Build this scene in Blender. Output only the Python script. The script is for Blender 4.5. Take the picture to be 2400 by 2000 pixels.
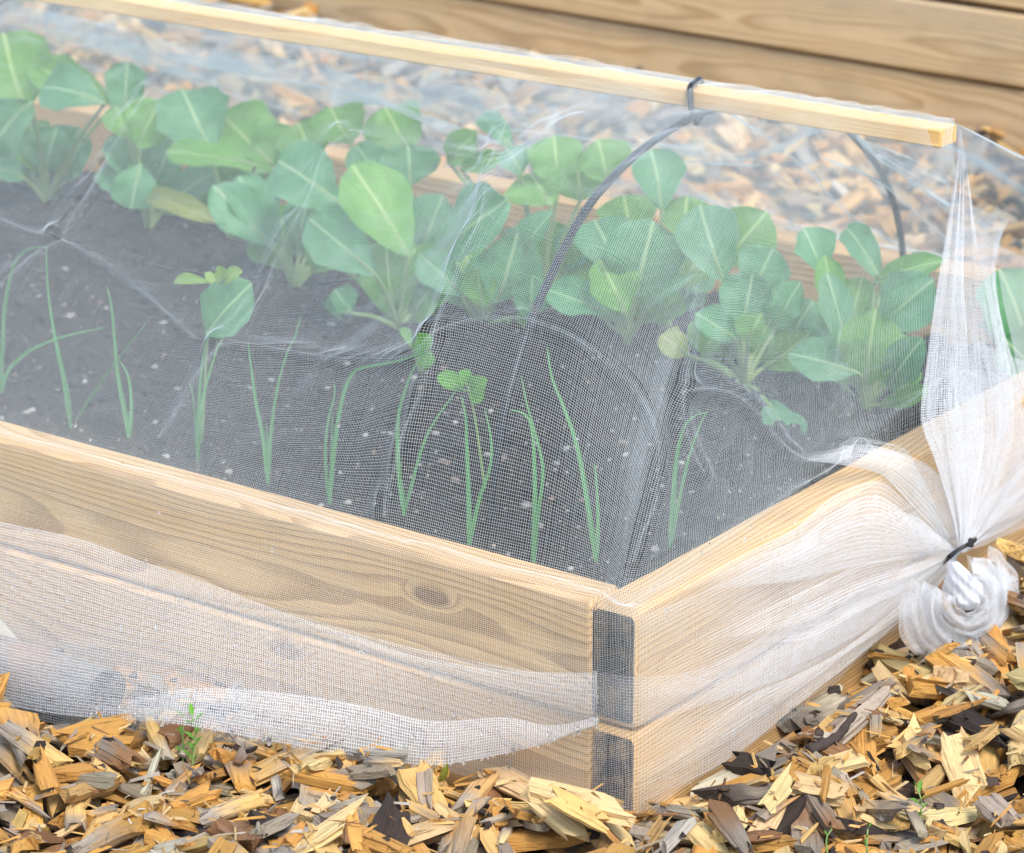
import bpy, math, random
import numpy as np
from mathutils import Vector, Matrix

for o in list(bpy.data.objects): bpy.data.objects.remove(o)
scene = bpy.context.scene
col = scene.collection
rng = np.random.default_rng(7)
random.seed(7)
V3 = lambda *a: np.array(a, float)

# ------------------------------------------------------------------ camera
# origin: near top outer corner of the bed, x along the end board, y along the long board
FPX = 7666.0
TILT, YAW = math.radians(19.0), math.radians(35.9)
CF = V3(math.cos(YAW)*math.cos(TILT), math.sin(YAW)*math.cos(TILT), -math.sin(TILT))
CR = V3(math.sin(YAW), -math.cos(YAW), 0)
CU = np.cross(CR, CF)
def ray(px, py): return CF + CR*(px-1200)/FPX - CU*(py-1000)/FPX
CAM = -ray(1498, 1433)*(FPX/2649.0)
def proj(P):
    d = np.asarray(P, float)-CAM
    z = d@CF
    return 1200+FPX*(d@CR)/z, 1000-FPX*(d@CU)/z
def atx(px, py, x): r = ray(px, py); return CAM+r*((x-CAM[0])/r[0])
def aty(px, py, y): r = ray(px, py); return CAM+r*((y-CAM[1])/r[1])
def atz(px, py, z): r = ray(px, py); return CAM+r*((z-CAM[2])/r[2])

cam_d = bpy.data.cameras.new('camera'); cam = bpy.data.objects.new('camera', cam_d); col.objects.link(cam)
cam_d.sensor_width = 36.0; cam_d.lens = FPX*36/2400; cam_d.clip_start = .05; cam_d.clip_end = 500
cam.matrix_world = Matrix(((CR[0], CU[0], -CF[0], CAM[0]), (CR[1], CU[1], -CF[1], CAM[1]), (CR[2], CU[2], -CF[2], CAM[2]), (0, 0, 0, 1)))
cam_d.dof.use_dof = True; cam_d.dof.focus_distance = 3.0; cam_d.dof.aperture_fstop = 9.0
scene.camera = cam
scene.render.resolution_x, scene.render.resolution_y = 1024, 853

# ------------------------------------------------------------------ sky, sun, exposure
SUN_EL, SUN_AZ = math.radians(54), math.radians(-118)      # azimuth of the direction towards the sun, from +x to +y
world = bpy.data.worlds.new('World'); scene.world = world; world.use_nodes = True
nt = world.node_tree; nt.nodes.clear()
sky = nt.nodes.new('ShaderNodeTexSky'); sky.sky_type = 'NISHITA'; sky.sun_disc = False
sky.sun_elevation = SUN_EL; sky.sun_rotation = math.pi/2-SUN_AZ; sky.dust_density = 1.2
hs = nt.nodes.new('ShaderNodeHueSaturation'); hs.inputs['Saturation'].default_value = .85
bg = nt.nodes.new('ShaderNodeBackground'); bg.inputs['Strength'].default_value = .15
wo = nt.nodes.new('ShaderNodeOutputWorld')
nt.links.new(sky.outputs[0], hs.inputs['Color']); nt.links.new(hs.outputs[0], bg.inputs[0]); nt.links.new(bg.outputs[0], wo.inputs[0])
sun_d = bpy.data.lights.new('sun', 'SUN'); sun_d.energy = 1.7; sun_d.angle = math.radians(18); sun_d.color = (1, .93, .84)
sun = bpy.data.objects.new('sun', sun_d); col.objects.link(sun)
sd = Vector((math.cos(SUN_EL)*math.cos(SUN_AZ), math.cos(SUN_EL)*math.sin(SUN_AZ), math.sin(SUN_EL)))
sun.rotation_euler = sd.to_track_quat('Z', 'Y').to_euler()
vs = scene.view_settings; vs.view_transform = 'Standard'; vs.look = 'None'; vs.gamma = 1; vs.use_curve_mapping = False
vs.exposure = 1.08
scene.render.engine = 'CYCLES'
scene.cycles.use_denoising = True
scene.cycles.max_bounces = 6; scene.cycles.sample_clamp_indirect = 4; scene.cycles.transparent_max_bounces = 8

# ------------------------------------------------------------------ helpers
def mesh_np(name, verts, faces, smooth=False):
    """verts (N,3), faces: one (M,k) array or a list of such arrays"""
    me = bpy.data.meshes.new(name)
    fl = faces if isinstance(faces, list) else [faces]
    fl = [np.asarray(f, np.int32) for f in fl if len(f)]
    verts = np.asarray(verts, np.float32)
    me.vertices.add(len(verts)); me.vertices.foreach_set('co', verts.ravel())
    nl = sum(f.size for f in fl); npoly = sum(len(f) for f in fl)
    me.loops.add(nl); me.polygons.add(npoly)
    me.loops.foreach_set('vertex_index', np.concatenate([f.ravel() for f in fl]))
    tot = np.concatenate([np.full(len(f), f.shape[1], np.int32) for f in fl])
    st = np.concatenate([[0], np.cumsum(tot)[:-1]]).astype(np.int32)
    me.polygons.foreach_set('loop_start', st)
    try: me.polygons.foreach_set('loop_total', tot)
    except Exception: pass
    me.polygons.foreach_set('use_smooth', np.full(npoly, smooth))
    me.update(calc_edges=True)
    return me
def attr(me, name, data, typ='FLOAT_VECTOR'):
    a = me.attributes.new(name, typ, 'POINT')
    a.data.foreach_set('color' if typ == 'FLOAT_COLOR' else 'vector', np.asarray(data, np.float32).ravel())
def obj(name, me, mat=None, parent=None, loc=None):
    o = bpy.data.objects.new(name, me); col.objects.link(o)
    if mat is not None and me is not None and not me.materials: me.materials.append(mat)
    if parent: o.parent = parent
    if loc is not None: o.location = loc
    return o
def tag(o, label, cat=None, group=None, kind=None):
    o['label'] = label
    if cat: o['category'] = cat
    if group: o['group'] = group
    if kind: o['kind'] = kind
    return o
def thing(name, label, cat, loc=(0, 0, 0), group=None):
    o = bpy.data.objects.new(name, None); col.objects.link(o); o.location = loc
    o.empty_display_size = .02
    return tag(o, label, cat, group)
def unit(v): v = np.asarray(v, float); return v/(np.linalg.norm(v, axis=-1, keepdims=True)+1e-12)
def spline(ctrl, n, closed=False):
    """Catmull-Rom resample along axis 0 by chord length to n points"""
    c = np.asarray(ctrl, float); m = len(c)
    if m == 2: return c[0]+(c[1]-c[0])*np.linspace(0, 1, n).reshape((-1,)+(1,)*(c.ndim-1))
    p = np.concatenate([[2*c[0]-c[1]], c, [2*c[-1]-c[-2]]])
    seg = np.linalg.norm(np.diff(c, axis=0), axis=-1)
    if seg.ndim > 1: seg = seg.mean(axis=tuple(range(1, seg.ndim)))
    s = np.concatenate([[0], np.cumsum(seg)])
    q = np.linspace(0, s[-1], n)
    i = np.clip(np.searchsorted(s, q, side='right')-1, 0, m-2)
    t = ((q-s[i])/np.maximum(seg[i], 1e-9)).reshape((-1,)+(1,)*(c.ndim-1))
    p0, p1, p2, p3 = p[i], p[i+1], p[i+2], p[i+3]
    return .5*((2*p1)+(-p0+p2)*t+(2*p0-5*p1+4*p2-p3)*t**2+(-p0+3*p1-3*p2+p3)*t**3)
def tube(path, rad, k=8, caps=True):
    """tube verts/faces round a path (n,3), rad scalar or (n,)"""
    P = np.asarray(path, float); n = len(P); rad = np.broadcast_to(np.asarray(rad, float), (n,))
    T = unit(np.gradient(P, axis=0)); ref = V3(0, 0, 1) if abs(T[:, 2]).mean() < .8 else V3(1, 0, 0)
    A = unit(np.cross(T, ref)); B = np.cross(T, A)
    an = np.arange(k)*2*math.pi/k
    v = P[:, None]+rad[:, None, None]*(np.cos(an)[None, :, None]*A[:, None]+np.sin(an)[None, :, None]*B[:, None])
    i = np.arange(n-1)[:, None]*k; j = np.arange(k)[None]; j2 = (j+1) % k
    f = np.stack([i+j, i+j2, i+k+j2, i+k+j], -1).reshape(-1, 4)
    fs = [f]
    v = v.reshape(-1, 3)
    if caps:
        v = np.concatenate([v, [P[0], P[-1]]]); a, b = n*k, n*k+1; jj = np.arange(k); jk = (jj+1) % k
        fs.append(np.stack([np.full(k, a), jk, jj], -1)); fs.append(np.stack([np.full(k, b), (n-1)*k+jj, (n-1)*k+jk], -1))
    return v, fs
def merge(parts):
    vs_, quads, tris, off = [], [], [], 0
    for v, fs in parts:
        fs = fs if isinstance(fs, list) else [fs]
        for f in fs: (quads if f.shape[1] == 4 else tris).append(f+off)
        vs_.append(v); off += len(v)
    out = []
    if quads: out.append(np.concatenate(quads))
    if tris: out.append(np.concatenate(tris))
    return np.concatenate(vs_), out

# ------------------------------------------------------------------ materials
class N:
    def __init__(s, name):
        s.m = bpy.data.materials.new(name); s.m.use_nodes = True; s.t = s.m.node_tree; s.t.nodes.clear()
        s.out = s.n('ShaderNodeOutputMaterial')
    def n(s, typ, **kw):
        nd = s.t.nodes.new(typ)
        for k, v in kw.items(): setattr(nd, k, v)
        return nd
    def set(s, sock, v):
        if isinstance(v, bpy.types.NodeSocket): s.t.links.new(v, sock)
        elif v is not None: sock.default_value = v
    def math(s, op, a, b=None, c=None, clamp=False):
        nd = s.n('ShaderNodeMath', operation=op, use_clamp=clamp)
        s.set(nd.inputs[0], a)
        if b is not None: s.set(nd.inputs[1], b)
        if c is not None: s.set(nd.inputs[2], c)
        return nd.outputs[0]
    def vmath(s, op, a, b=None):
        nd = s.n('ShaderNodeVectorMath', operation=op); s.set(nd.inputs[0], a)
        if b is not None: s.set(nd.inputs[1], b)
        return nd.outputs[0]
    def noise(s, vec, scale, detail=3, rough=.55, out=0):
        nd = s.n('ShaderNodeTexNoise'); s.set(nd.inputs['Vector'], vec)
        nd.inputs['Scale'].default_value = scale; nd.inputs['Detail'].default_value = detail; nd.inputs['Roughness'].default_value = rough
        return nd.outputs[out]
    def ramp(s, fac, stops, interp='LINEAR'):
        nd = s.n('ShaderNodeValToRGB'); nd.color_ramp.interpolation = interp
        e = nd.color_ramp.elements
        while len(e) < len(stops): e.new(.5)
        for k, (p, c) in enumerate(stops): e[k].position = p; e[k].color = (*c, 1) if len(c) == 3 else c
        s.set(nd.inputs[0], fac); return nd.outputs[0]
    def mix(s, fac, a, b, mode='MIX'):
        nd = s.n('ShaderNodeMix', data_type='RGBA', blend_type=mode)
        s.set(nd.inputs[0], fac)
        s.set(nd.inputs[6], (*a, 1) if isinstance(a, tuple) and len(a) == 3 else a)
        s.set(nd.inputs[7], (*b, 1) if isinstance(b, tuple) and len(b) == 3 else b)
        return nd.outputs[2]
    def bump(s, h, strength=.3, dist=.002):
        nd = s.n('ShaderNodeBump'); nd.inputs['Strength'].default_value = strength; nd.inputs['Distance'].default_value = dist
        s.set(nd.inputs['Height'], h); return nd.outputs[0]
    def pbr(s, colr, rough=.7, normal=None, **kw):
        b = s.n('ShaderNodeBsdfPrincipled'); s.set(b.inputs['Base Color'], (*colr, 1) if isinstance(colr, tuple) and len(colr) == 3 else colr)
        s.set(b.inputs['Roughness'], rough)
        if normal is not None: s.set(b.inputs['Normal'], normal)
        for k, v in kw.items(): s.set(b.inputs[k.replace('_', ' ')], v)
        return b.outputs[0]
    def done(s, sh, disp=None): s.t.links.new(sh, s.out.inputs['Surface']); return s.m
    def attr(s, name, out='Vector'):
        nd = s.n('ShaderNodeAttribute', attribute_name=name); return nd.outputs[out]

def wood_mat(name, light, dark, ring=.0055, grey=.25, greycol=(.36, .33, .29), pith=.05, warp=.016, rough=.75, endcol=None, knots=9.5, stain=.0):
    """sawn pine: board length along local x; rings round a wandering pith, fibre streaks, knots, greyed patches"""
    w = N(name)
    tc = w.n('ShaderNodeTexCoord').outputs['Object']; oi = w.n('ShaderNodeObjectInfo').outputs['Random']
    cmb = w.n('ShaderNodeCombineXYZ'); w.set(cmb.inputs[0], w.math('MULTIPLY', oi, 37.0)); w.set(cmb.inputs[1], w.math('MULTIPLY', oi, 11.0)); w.set(cmb.inputs[2], w.math('MULTIPLY', oi, 5.0))
    off = cmb.outputs[0]
    mp = w.vmath('ADD', w.vmath('MULTIPLY', tc, (1.1, 5, 5)), off)
    nz = w.n('ShaderNodeTexNoise'); w.set(nz.inputs['Vector'], mp); nz.inputs['Scale'].default_value = 1.6; nz.inputs['Detail'].default_value = 2.5
    wv = w.vmath('MULTIPLY', w.vmath('SUBTRACT', nz.outputs['Color'], (.5, .5, .5)), (0, warp*4.5, warp*4.5))
    # knots push the rings aside
    vo = w.n('ShaderNodeTexVoronoi'); w.set(vo.inputs['Vector'], w.vmath('ADD', w.vmath('MULTIPLY', tc, (2.6, 7, 7)), off)); vo.inputs['Scale'].default_value = 1.0
    kd = vo.outputs['Distance']
    kf = w.math('SUBTRACT', 1.0, w.math('MULTIPLY', kd, knots), clamp=True)
    p = w.vmath('ADD', tc, wv)
    sp = w.n('ShaderNodeSeparateXYZ'); w.set(sp.inputs[0], p)
    py = w.math('ADD', sp.outputs[1], w.math('MULTIPLY_ADD', oi, .03, pith*.4)); pz = w.math('ADD', sp.outputs[2], w.math('MULTIPLY_ADD', oi, .04, -.02))
    rr = w.math('SQRT', w.math('ADD', w.math('MULTIPLY', py, py), w.math('MULTIPLY', pz, pz)))
    rr = w.math('ADD', rr, w.math('MULTIPLY', kf, .012))
    fr = w.math('FRACT', w.math('DIVIDE', rr, ring))
    late = w.ramp(fr, [(0, (0, 0, 0)), (.45, (.12,)*3), (.86, (1,)*3), (.95, (.9,)*3), (1, (0, 0, 0))])
    fib = w.noise(w.vmath('ADD', w.vmath('MULTIPLY', tc, (9, 420, 420)), off), 1.0, 3)
    broad = w.noise(w.vmath('ADD', w.vmath('MULTIPLY', tc, (2.2, 14, 14)), off), 1.0, 4)
    c = w.mix(w.math('MULTIPLY', late, .8), light, dark)
    c = w.mix(w.math('MULTIPLY', w.math('SUBTRACT', fib, .35, clamp=True), 1.1), c, dark)
    gf = w.ramp(broad, [(.45, (0,)*3), (.75, (1,)*3)])
    c = w.mix(w.math('MULTIPLY', gf, grey), c, greycol)
    if stain:
        st = w.ramp(w.noise(w.vmath('ADD', w.vmath('MULTIPLY', tc, (5, 9, 9)), off), 2.0, 5), [(.52, (0,)*3), (.7, (1,)*3)])
        c = w.mix(w.math('MULTIPLY', st, stain), c, (.16, .10, .05))
    kc = w.ramp(kf, [(.35, (0,)*3), (.55, (1,)*3)])
    c = w.mix(w.math('MULTIPLY', kc, .75), c, (dark[0]*.45, dark[1]*.4, dark[2]*.4))
    h = w.math('ADD', w.math('MULTIPLY', late, -.6), fib)
    return w.done(w.pbr(c, rough, w.bump(h, .35, .0015)))

M_board = wood_mat('weathered_pine', (.74, .48, .21), (.37, .20, .065), ring=.0038, grey=.25, warp=.011, stain=.18)
M_wall = wood_mat('background_pine', (.74, .54, .29), (.46, .29, .13), ring=.008, grey=.4, greycol=(.45, .40, .33), warp=.012, stain=.2)
M_rail = wood_mat('fresh_pine', (.84, .58, .25), (.70, .40, .13), ring=.009, grey=.0, warp=.006, rough=.6, knots=5.0)
def endgrain_mat(name='dark_end_grain', k=1.0):
    w = N(name); tc = w.n('ShaderNodeTexCoord').outputs['Object']
    n1 = w.noise(tc, 32, 5, .65); n2 = w.noise(w.vmath('MULTIPLY', tc, (40, 220, 26)), 1, 3)
    sp = w.n('ShaderNodeSeparateXYZ'); w.set(sp.inputs[0], w.vmath('ADD', tc, w.vmath('MULTIPLY', w.noise(tc, 30, 3, out=1), (.006, .006, .006))))
    rr = w.math('SQRT', w.math('ADD', w.math('POWER', w.math('ADD', sp.outputs[1], .03), 2.0), w.math('POWER', sp.outputs[2], 2.0)))
    ring = w.ramp(w.math('FRACT', w.math('DIVIDE', rr, .004)), [(0, (0,)*3), (.8, (1,)*3), (1, (0,)*3)])
    crk = w.ramp(n2, [(.34, (1,)*3), (.46, (0,)*3)])
    c = w.ramp(n1, [(.3, (.018*k, .014*k, .012*k)), (.48, (.06*k, .046*k, .038*k)), (.58, (.17*k, .12*k, .075*k)), (.72, (.36*k, .24*k, .13*k))])
    c = w.mix(w.math('MULTIPLY', crk, .8), c, (.012, .01, .009))
    c = w.mix(w.math('MULTIPLY', ring, .5), c, (.02, .016, .013))
    return w.done(w.pbr(c, .9, w.bump(w.math('ADD', n1, w.math('MULTIPLY', ring, .3)), .5, .003)))
M_end = endgrain_mat(); M_end2 = endgrain_mat('grey_end_grain', 1.7)
def plain(name, c, rough=.5, bump=0, bscale=300, **kw):
    w = N(name); tc = w.n('ShaderNodeTexCoord').outputs['Object']; n = w.noise(tc, bscale, 3)
    cc = w.mix(n, tuple(x*.8 for x in c), tuple(min(1, x*1.15) for x in c))
    return w.done(w.pbr(cc, rough, w.bump(n, bump, .001) if bump else None, **kw))
M_plastic = plain('black_plastic', (.018, .018, .02), .35, .1)
M_hoop = plain('black_hoop_pipe', (.007, .008, .010), .45, .1)
def net_mat(name, c):
    w = N(name)
    d = w.n('ShaderNodeBsdfDiffuse'); d.inputs[0].default_value = (*c, 1)
    t = w.n('ShaderNodeBsdfTranslucent'); t.inputs[0].default_value = (*c, 1)
    mx = w.n('ShaderNodeMixShader'); mx.inputs[0].default_value = .35
    w.t.links.new(d.outputs[0], mx.inputs[1]); w.t.links.new(t.outputs[0], mx.inputs[2])
    return w.done(mx.outputs[0])
M_net = net_mat('white_net_thread', (.86, .88, .90)); M_sheet = net_mat('sky_tinted_net_thread', (.80, .885, .905))  # same white net; the sheet copy has blue skylight tinted into its colour
def bundle_mat():
    w = N('bunched_white_net'); tc = w.n('ShaderNodeTexCoord').outputs['Object']
    vo = w.n('ShaderNodeTexVoronoi'); w.set(vo.inputs['Vector'], tc); vo.inputs['Scale'].default_value = 700
    d = w.n('ShaderNodeBsdfDiffuse'); d.inputs[0].default_value = (.88, .89, .91, 1); w.set(d.inputs['Normal'], w.bump(vo.outputs['Distance'], .3, .0006))
    t = w.n('ShaderNodeBsdfTranslucent'); t.inputs[0].default_value = (.88, .89, .91, 1)
    mx = w.n('ShaderNodeMixShader'); mx.inputs[0].default_value = .3
    w.t.links.new(d.outputs[0], mx.inputs[1]); w.t.links.new(t.outputs[0], mx.inputs[2])
    return w.done(mx.outputs[0])
M_bundle = bundle_mat()
def soil_mat():
    w = N('dark_soil'); tc = w.n('ShaderNodeTexCoord').outputs['Object']
    n1 = w.noise(tc, 45, 6, .7); n2 = w.noise(tc, 260, 4, .7); n3 = w.noise(tc, 9, 3)
    c = w.ramp(n1, [(.3, (.008, .006, .0045)), (.55, (.026, .018, .013)), (.8, (.065, .045, .033))])
    c = w.mix(w.math('MULTIPLY', n3, .3), c, (.036, .028, .024))
    sp = w.ramp(n2, [(.66, (0,)*3), (.72, (1,)*3)])
    c = w.mix(w.math('MULTIPLY', sp, .5), c, (.13, .11, .10))
    return w.done(w.pbr(c, .95, w.bump(w.math('ADD', n1, w.math('MULTIPLY', n2, .5)), .8, .006)))
M_soil = soil_mat()
def attr_col_mat(name, rough=.85, grain=True):
    w = N(name); c0 = w.attr('col', 'Color')
    if grain:
        g = w.attr('gc')
        s1 = w.noise(w.vmath('MULTIPLY', g, (14, 330, 330)), 1.0, 4, .65)
        s2 = w.noise(w.vmath('MULTIPLY', g, (30, 60, 60)), 1.0, 4)
        crack = w.ramp(s1, [(.30, (1,)*3), (.42, (0,)*3)])
        lt = w.ramp(s1, [(.5, (0,)*3), (.75, (1,)*3)])
        c = w.mix(w.math('MULTIPLY', lt, .35), c0, w.mix(1.0, c0, (1.7, 1.6, 1.5), 'MULTIPLY'))
        c = w.mix(w.math('MULTIPLY', crack, .85), c, w.mix(1.0, c0, (.16, .12, .10), 'MULTIPLY'))
        blot = w.ramp(s2, [(.5, (0,)*3), (.72, (1,)*3)])
        c = w.mix(w.math('MULTIPLY', blot, .45), c, w.mix(1.0, c0, (.42, .36, .34), 'MULTIPLY'))
        return w.done(w.pbr(c, rough, w.bump(s1, 1.0, .003)))
    n = w.noise(w.n('ShaderNodeTexCoord').outputs['Object'], 400, 3)
    c = w.mix(n, w.mix(1.0, c0, (.6, .6, .6), 'MULTIPLY'), c0)
    return w.done(w.pbr(c, rough, w.bump(n, .4, .001)))
M_chip = attr_col_mat('wood_chip_surface')
M_pebble = attr_col_mat('pebble_surface', .8, False)
def leaf_mat(name, base, vein, trans=.34, rough=.5, var=.35, yellow=(.42, .42, .08), yel=.0):
    w = N(name); lf = w.attr('lf'); sp = w.n('ShaderNodeSeparateXYZ'); w.set(sp.inputs[0], lf)
    s, t, r = sp.outputs
    ab = w.math('ABSOLUTE', s)
    mid = w.ramp(ab, [(.02, (1,)*3), (.07, (0,)*3)])
    lat = w.math('ABSOLUTE', w.math('SUBTRACT', w.math('FRACT', w.math('SUBTRACT', w.math('MULTIPLY', t, 6.0), w.math('MULTIPLY', ab, 1.6))), .5))
    latr = w.ramp(lat, [(.0, (1,)*3), (.05, (0,)*3)])
    vf = w.math('MAXIMUM', mid, w.math('MULTIPLY', latr, w.math('SUBTRACT', .55, w.math('MULTIPLY', ab, .4))))
    n = w.noise(w.vmath('ADD', w.vmath('MULTIPLY', lf, (2.2, 3, 40)), (0, 0, 0)), 1.6, 4)
    b2 = tuple(x*(1-var) for x in base); b3 = tuple(x*(1+var) for x in base)
    c = w.mix(n, b2, b3)
    c = w.mix(w.math('MULTIPLY', w.math('FRACT', w.math('MULTIPLY', r, 7.3)), .5), c, tuple(x*.6 for x in base))
    if yel: c = w.mix(w.math('MULTIPLY', n, yel), c, yellow)
    c = w.mix(w.math('MULTIPLY', vf, .75), c, vein)
    h = w.math('MULTIPLY', latr, -.5)
    b = w.pbr(c, rough, w.bump(w.math('ADD', h, w.math('MULTIPLY', n, .6)), .35, .003))
    tr = w.n('ShaderNodeBsdfTranslucent'); w.set(tr.inputs[0], w.mix(1.0, c, (1.5, 1.6, .7), 'MULTIPLY'))
    mx = w.n('ShaderNodeMixShader'); mx.inputs[0].default_value = trans
    w.t.links.new(b, mx.inputs[1]); w.t.links.new(tr.outputs[0], mx.inputs[2])
    return w.done(mx.outputs[0])
M_cab = leaf_mat('cabbage_leaf', (.125, .36, .165), (.42, .60, .34))
M_cabf = leaf_mat('fresh_cabbage_leaf', (.16, .40, .065), (.46, .62, .24))
M_yel = leaf_mat('yellowing_leaf', (.22, .30, .05), (.5, .5, .22), yel=.8)
M_leek = leaf_mat('leek_leaf', (.13, .36, .13), (.22, .46, .2), trans=.2)
M_weed = leaf_mat('bright_weed_leaf', (.13, .36, .035), (.22, .46, .1))
M_seed = leaf_mat('lime_seedling_leaf', (.26, .44, .06), (.4, .55, .15))
M_stalk = plain('pale_green_stalk', (.22, .34, .11), .5, .1, 80)
M_straw = plain('pale_dry_leaf', (.55, .50, .30), .7, .2)
M_twig = plain('dark_bark_twig', (.05, .035, .028), .9, .8, 200)
def log_mat():
    w = N('grey_log_bark'); tc = w.n('ShaderNodeTexCoord').outputs['Object']
    n1 = w.noise(w.vmath('MULTIPLY', tc, (60, 6, 60)), 1, 5, .7); n2 = w.noise(tc, 14, 4)
    c = w.ramp(n1, [(.3, (.06, .05, .04)), (.55, (.20, .17, .135)), (.75, (.40, .35, .28))])
    c = w.mix(w.ramp(n2, [(.5, (0,)*3), (.7, (1,)*3)]), c, (.30, .17, .09))
    return w.done(w.pbr(c, .9, w.bump(n1, .8, .004)))
M_log = log_mat()
def water_mat():
    w = N('clear_water')
    return w.done(w.pbr((1, 1, 1), .03, Transmission_Weight=.94, IOR=1.33))
M_water = water_mat()
def ground_mat():
    w = N('dark_mulch_floor'); tc = w.n('ShaderNodeTexCoord').outputs['Object']
    n1 = w.noise(tc, 60, 5); n2 = w.noise(w.vmath('MULTIPLY', tc, (30, 90, 60)), 1, 4)
    c = w.ramp(n1, [(.3, (.012, .009, .007)), (.6, (.05, .032, .02)), (.8, (.13, .085, .05))])
    c = w.mix(w.ramp(n2, [(.55, (0,)*3), (.7, (1,)*3)]), c, (.22, .14, .07))
    return w.done(w.pbr(c, .95, w.bump(n1, .8, .01)))
M_ground = ground_mat()

# ------------------------------------------------------------------ ground and beds
GZ = -.233
W = 1.16            # width of the bed
def ground_h(x, y):
    h = np.full(np.broadcast(x, y).shape, GZ)
    h = h + .030*np.exp(-((y+.0)/.16)**2)*np.exp(-((x-.62)/.34)**2)*(y < .02)     # chips heaped against the end board
    h = h + np.interp(y, [.3, .8, 1.36, 1.77, 2.0, 2.25, 2.8], [.02, .028, .043, .058, .076, .096, .115])*np.clip((x-1.75)/.5, 0, 1)**2
    h = h + .012*np.sin(x*7.3+1)*np.sin(y*6.1)*.5
    return h
# one large sheet, finer near the beds
gx = np.concatenate([[-60, -20, -6, -2], np.linspace(-1, 3.2, 85), [5, 10, 30, 70]])
gy = np.concatenate([[-60, -20, -6, -2], np.linspace(-1, 4.0, 101), [6, 12, 30, 70]])
GX, GY = np.meshgrid(gx, gy, indexing='ij')
gv = np.stack([GX, GY, ground_h(GX, GY)], -1).reshape(-1, 3)
a, b = len(gx), len(gy)
ii = (np.arange(a-1)[:, None]*b+np.arange(b-1)[None]).ravel()
ground = obj('ground', mesh_np('ground', gv, np.stack([ii, ii+b, ii+b+1, ii+1], -1), True), M_ground)
tag(ground, 'dark ground under loose wood chip mulch', kind='structure')

def board_mesh(L, H, T, bev=.004, seg=24, wob=.0012, seed=0):
    """length x, height z, thickness y, origin at centre; eased edges and slightly wavy faces; end faces are material 1"""
    r = np.random.default_rng(seed)
    b2 = bev
    cs = [(-T/2+b2, -H/2), (T/2-b2, -H/2), (T/2, -H/2+b2), (T/2, 0), (T/2, H/2-b2), (T/2-b2, H/2), (-T/2+b2, H/2), (-T/2, H/2-b2), (-T/2, 0), (-T/2, -H/2+b2)]
    k = len(cs); xs = np.concatenate([[-L/2], np.linspace(-L/2+b2, L/2-b2, seg), [L/2]]); n = len(xs)
    v = np.zeros((n, k, 3)); v[..., 0] = xs[:, None]; v[..., 1] = np.array([c[0] for c in cs])[None]; v[..., 2] = np.array([c[1] for c in cs])[None]
    v[0, :, 1:] *= 1-b2/T*1.2; v[-1, :, 1:] *= 1-b2/T*1.2
    w1 = spline(r.normal(0, wob, (max(4, seg//4), 2)), n)
    v[:, :, 1] += w1[:, :1]; v[:, :, 2] += w1[:, 1:]*.6
    v[1:-1] += np.concatenate([np.zeros((n-2, k, 1)), r.normal(0, .00025, (n-2, k, 2))], -1)
    v = v.reshape(-1, 3)
    i = np.arange(n-1)[:, None]*k; j = np.arange(k)[None]; j2 = (j+1) % k
    f = np.stack([i+j, i+k+j, i+k+j2, i+j2], -1).reshape(-1, 4)
    c0, c1 = len(v), len(v)+1
    v = np.concatenate([v, [[-L/2, 0, 0], [L/2, 0, 0]]])
    jj = np.arange(k); jk = (jj+1) % k
    t = np.concatenate([np.stack([np.full(k, c0), jj, jk], -1), np.stack([np.full(k, c1), (n-1)*k+jk, (n-1)*k+jj], -1)])
    me = mesh_np('board', v, [f, t])
    me.polygons.foreach_set('material_index', np.concatenate([np.zeros(len(f), np.int32), np.ones(len(t), np.int32)]))
    return me
def board(parent, name, centre, L, H, T, axis, mats, seed=0, flip=False):
    me = board_mesh(L, H, T, seed=seed)
    for m in mats: me.materials.append(m)
    o = obj(name, me, None, parent, centre)
    o.rotation_euler = (0, 0, (math.pi/2 if axis == 'y' else 0)+(math.pi if flip else 0))
    return o
BH, BT = .115, .048
bed = thing('raised_bed', 'low raised garden bed of weathered pine boards under white netting', 'raised bed', (0, 0, 0))
YL = 2.6
for lv, (z, hh) in enumerate(((-BH/2, BH), (-BH-.004-.0625, .125))):
    ends = [M_board, (M_end, M_end2)[lv]]
    board(bed, 'board', (BT/2, BT+.0015+(YL-BT)/2, z), YL-BT, hh, BT, 'y', ends, 3+lv)              # front
    board(bed, 'board', (W/2, BT/2, z), W+.002*lv, hh, BT, 'x', ends, 13+lv)                         # near end
    board(bed, 'board', (W-BT/2, BT+.0015+(YL-BT)/2, z), YL-BT, hh, BT, 'y', ends, 23+lv)           # back
    board(bed, 'board', (W/2, YL+.0015+BT/2, z), W, hh, BT, 'x', ends, 33+lv)                        # far end
bed2 = thing('raised_bed', 'taller wooden raised bed of stacked planks across the chip path behind', 'raised bed', (2.305, 2, GZ)); bed2.rotation_euler = (0, 0, math.radians(-3))
for lv in range(4):
    z = -.062-.0585+lv*.1205
    board(bed2, 'board', (0+BT/2+(.006 if lv == 0 else 0), .6, z-GZ), 5.6, .1125, BT, 'y', [M_wall, M_end], 43+lv, flip=lv % 2 == 1)
    board(bed2, 'board', (1.15, .6, z-GZ), 5.6, .1155, BT, 'y', [M_wall, M_end], 53+lv)
board(bed2, 'board', (.6, .6, -.07-.0585+3*.1205-GZ-.08), 1.05, .02, 5.4, 'x', [M_soil, M_soil], 60).name = 'soil_fill'

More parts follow.
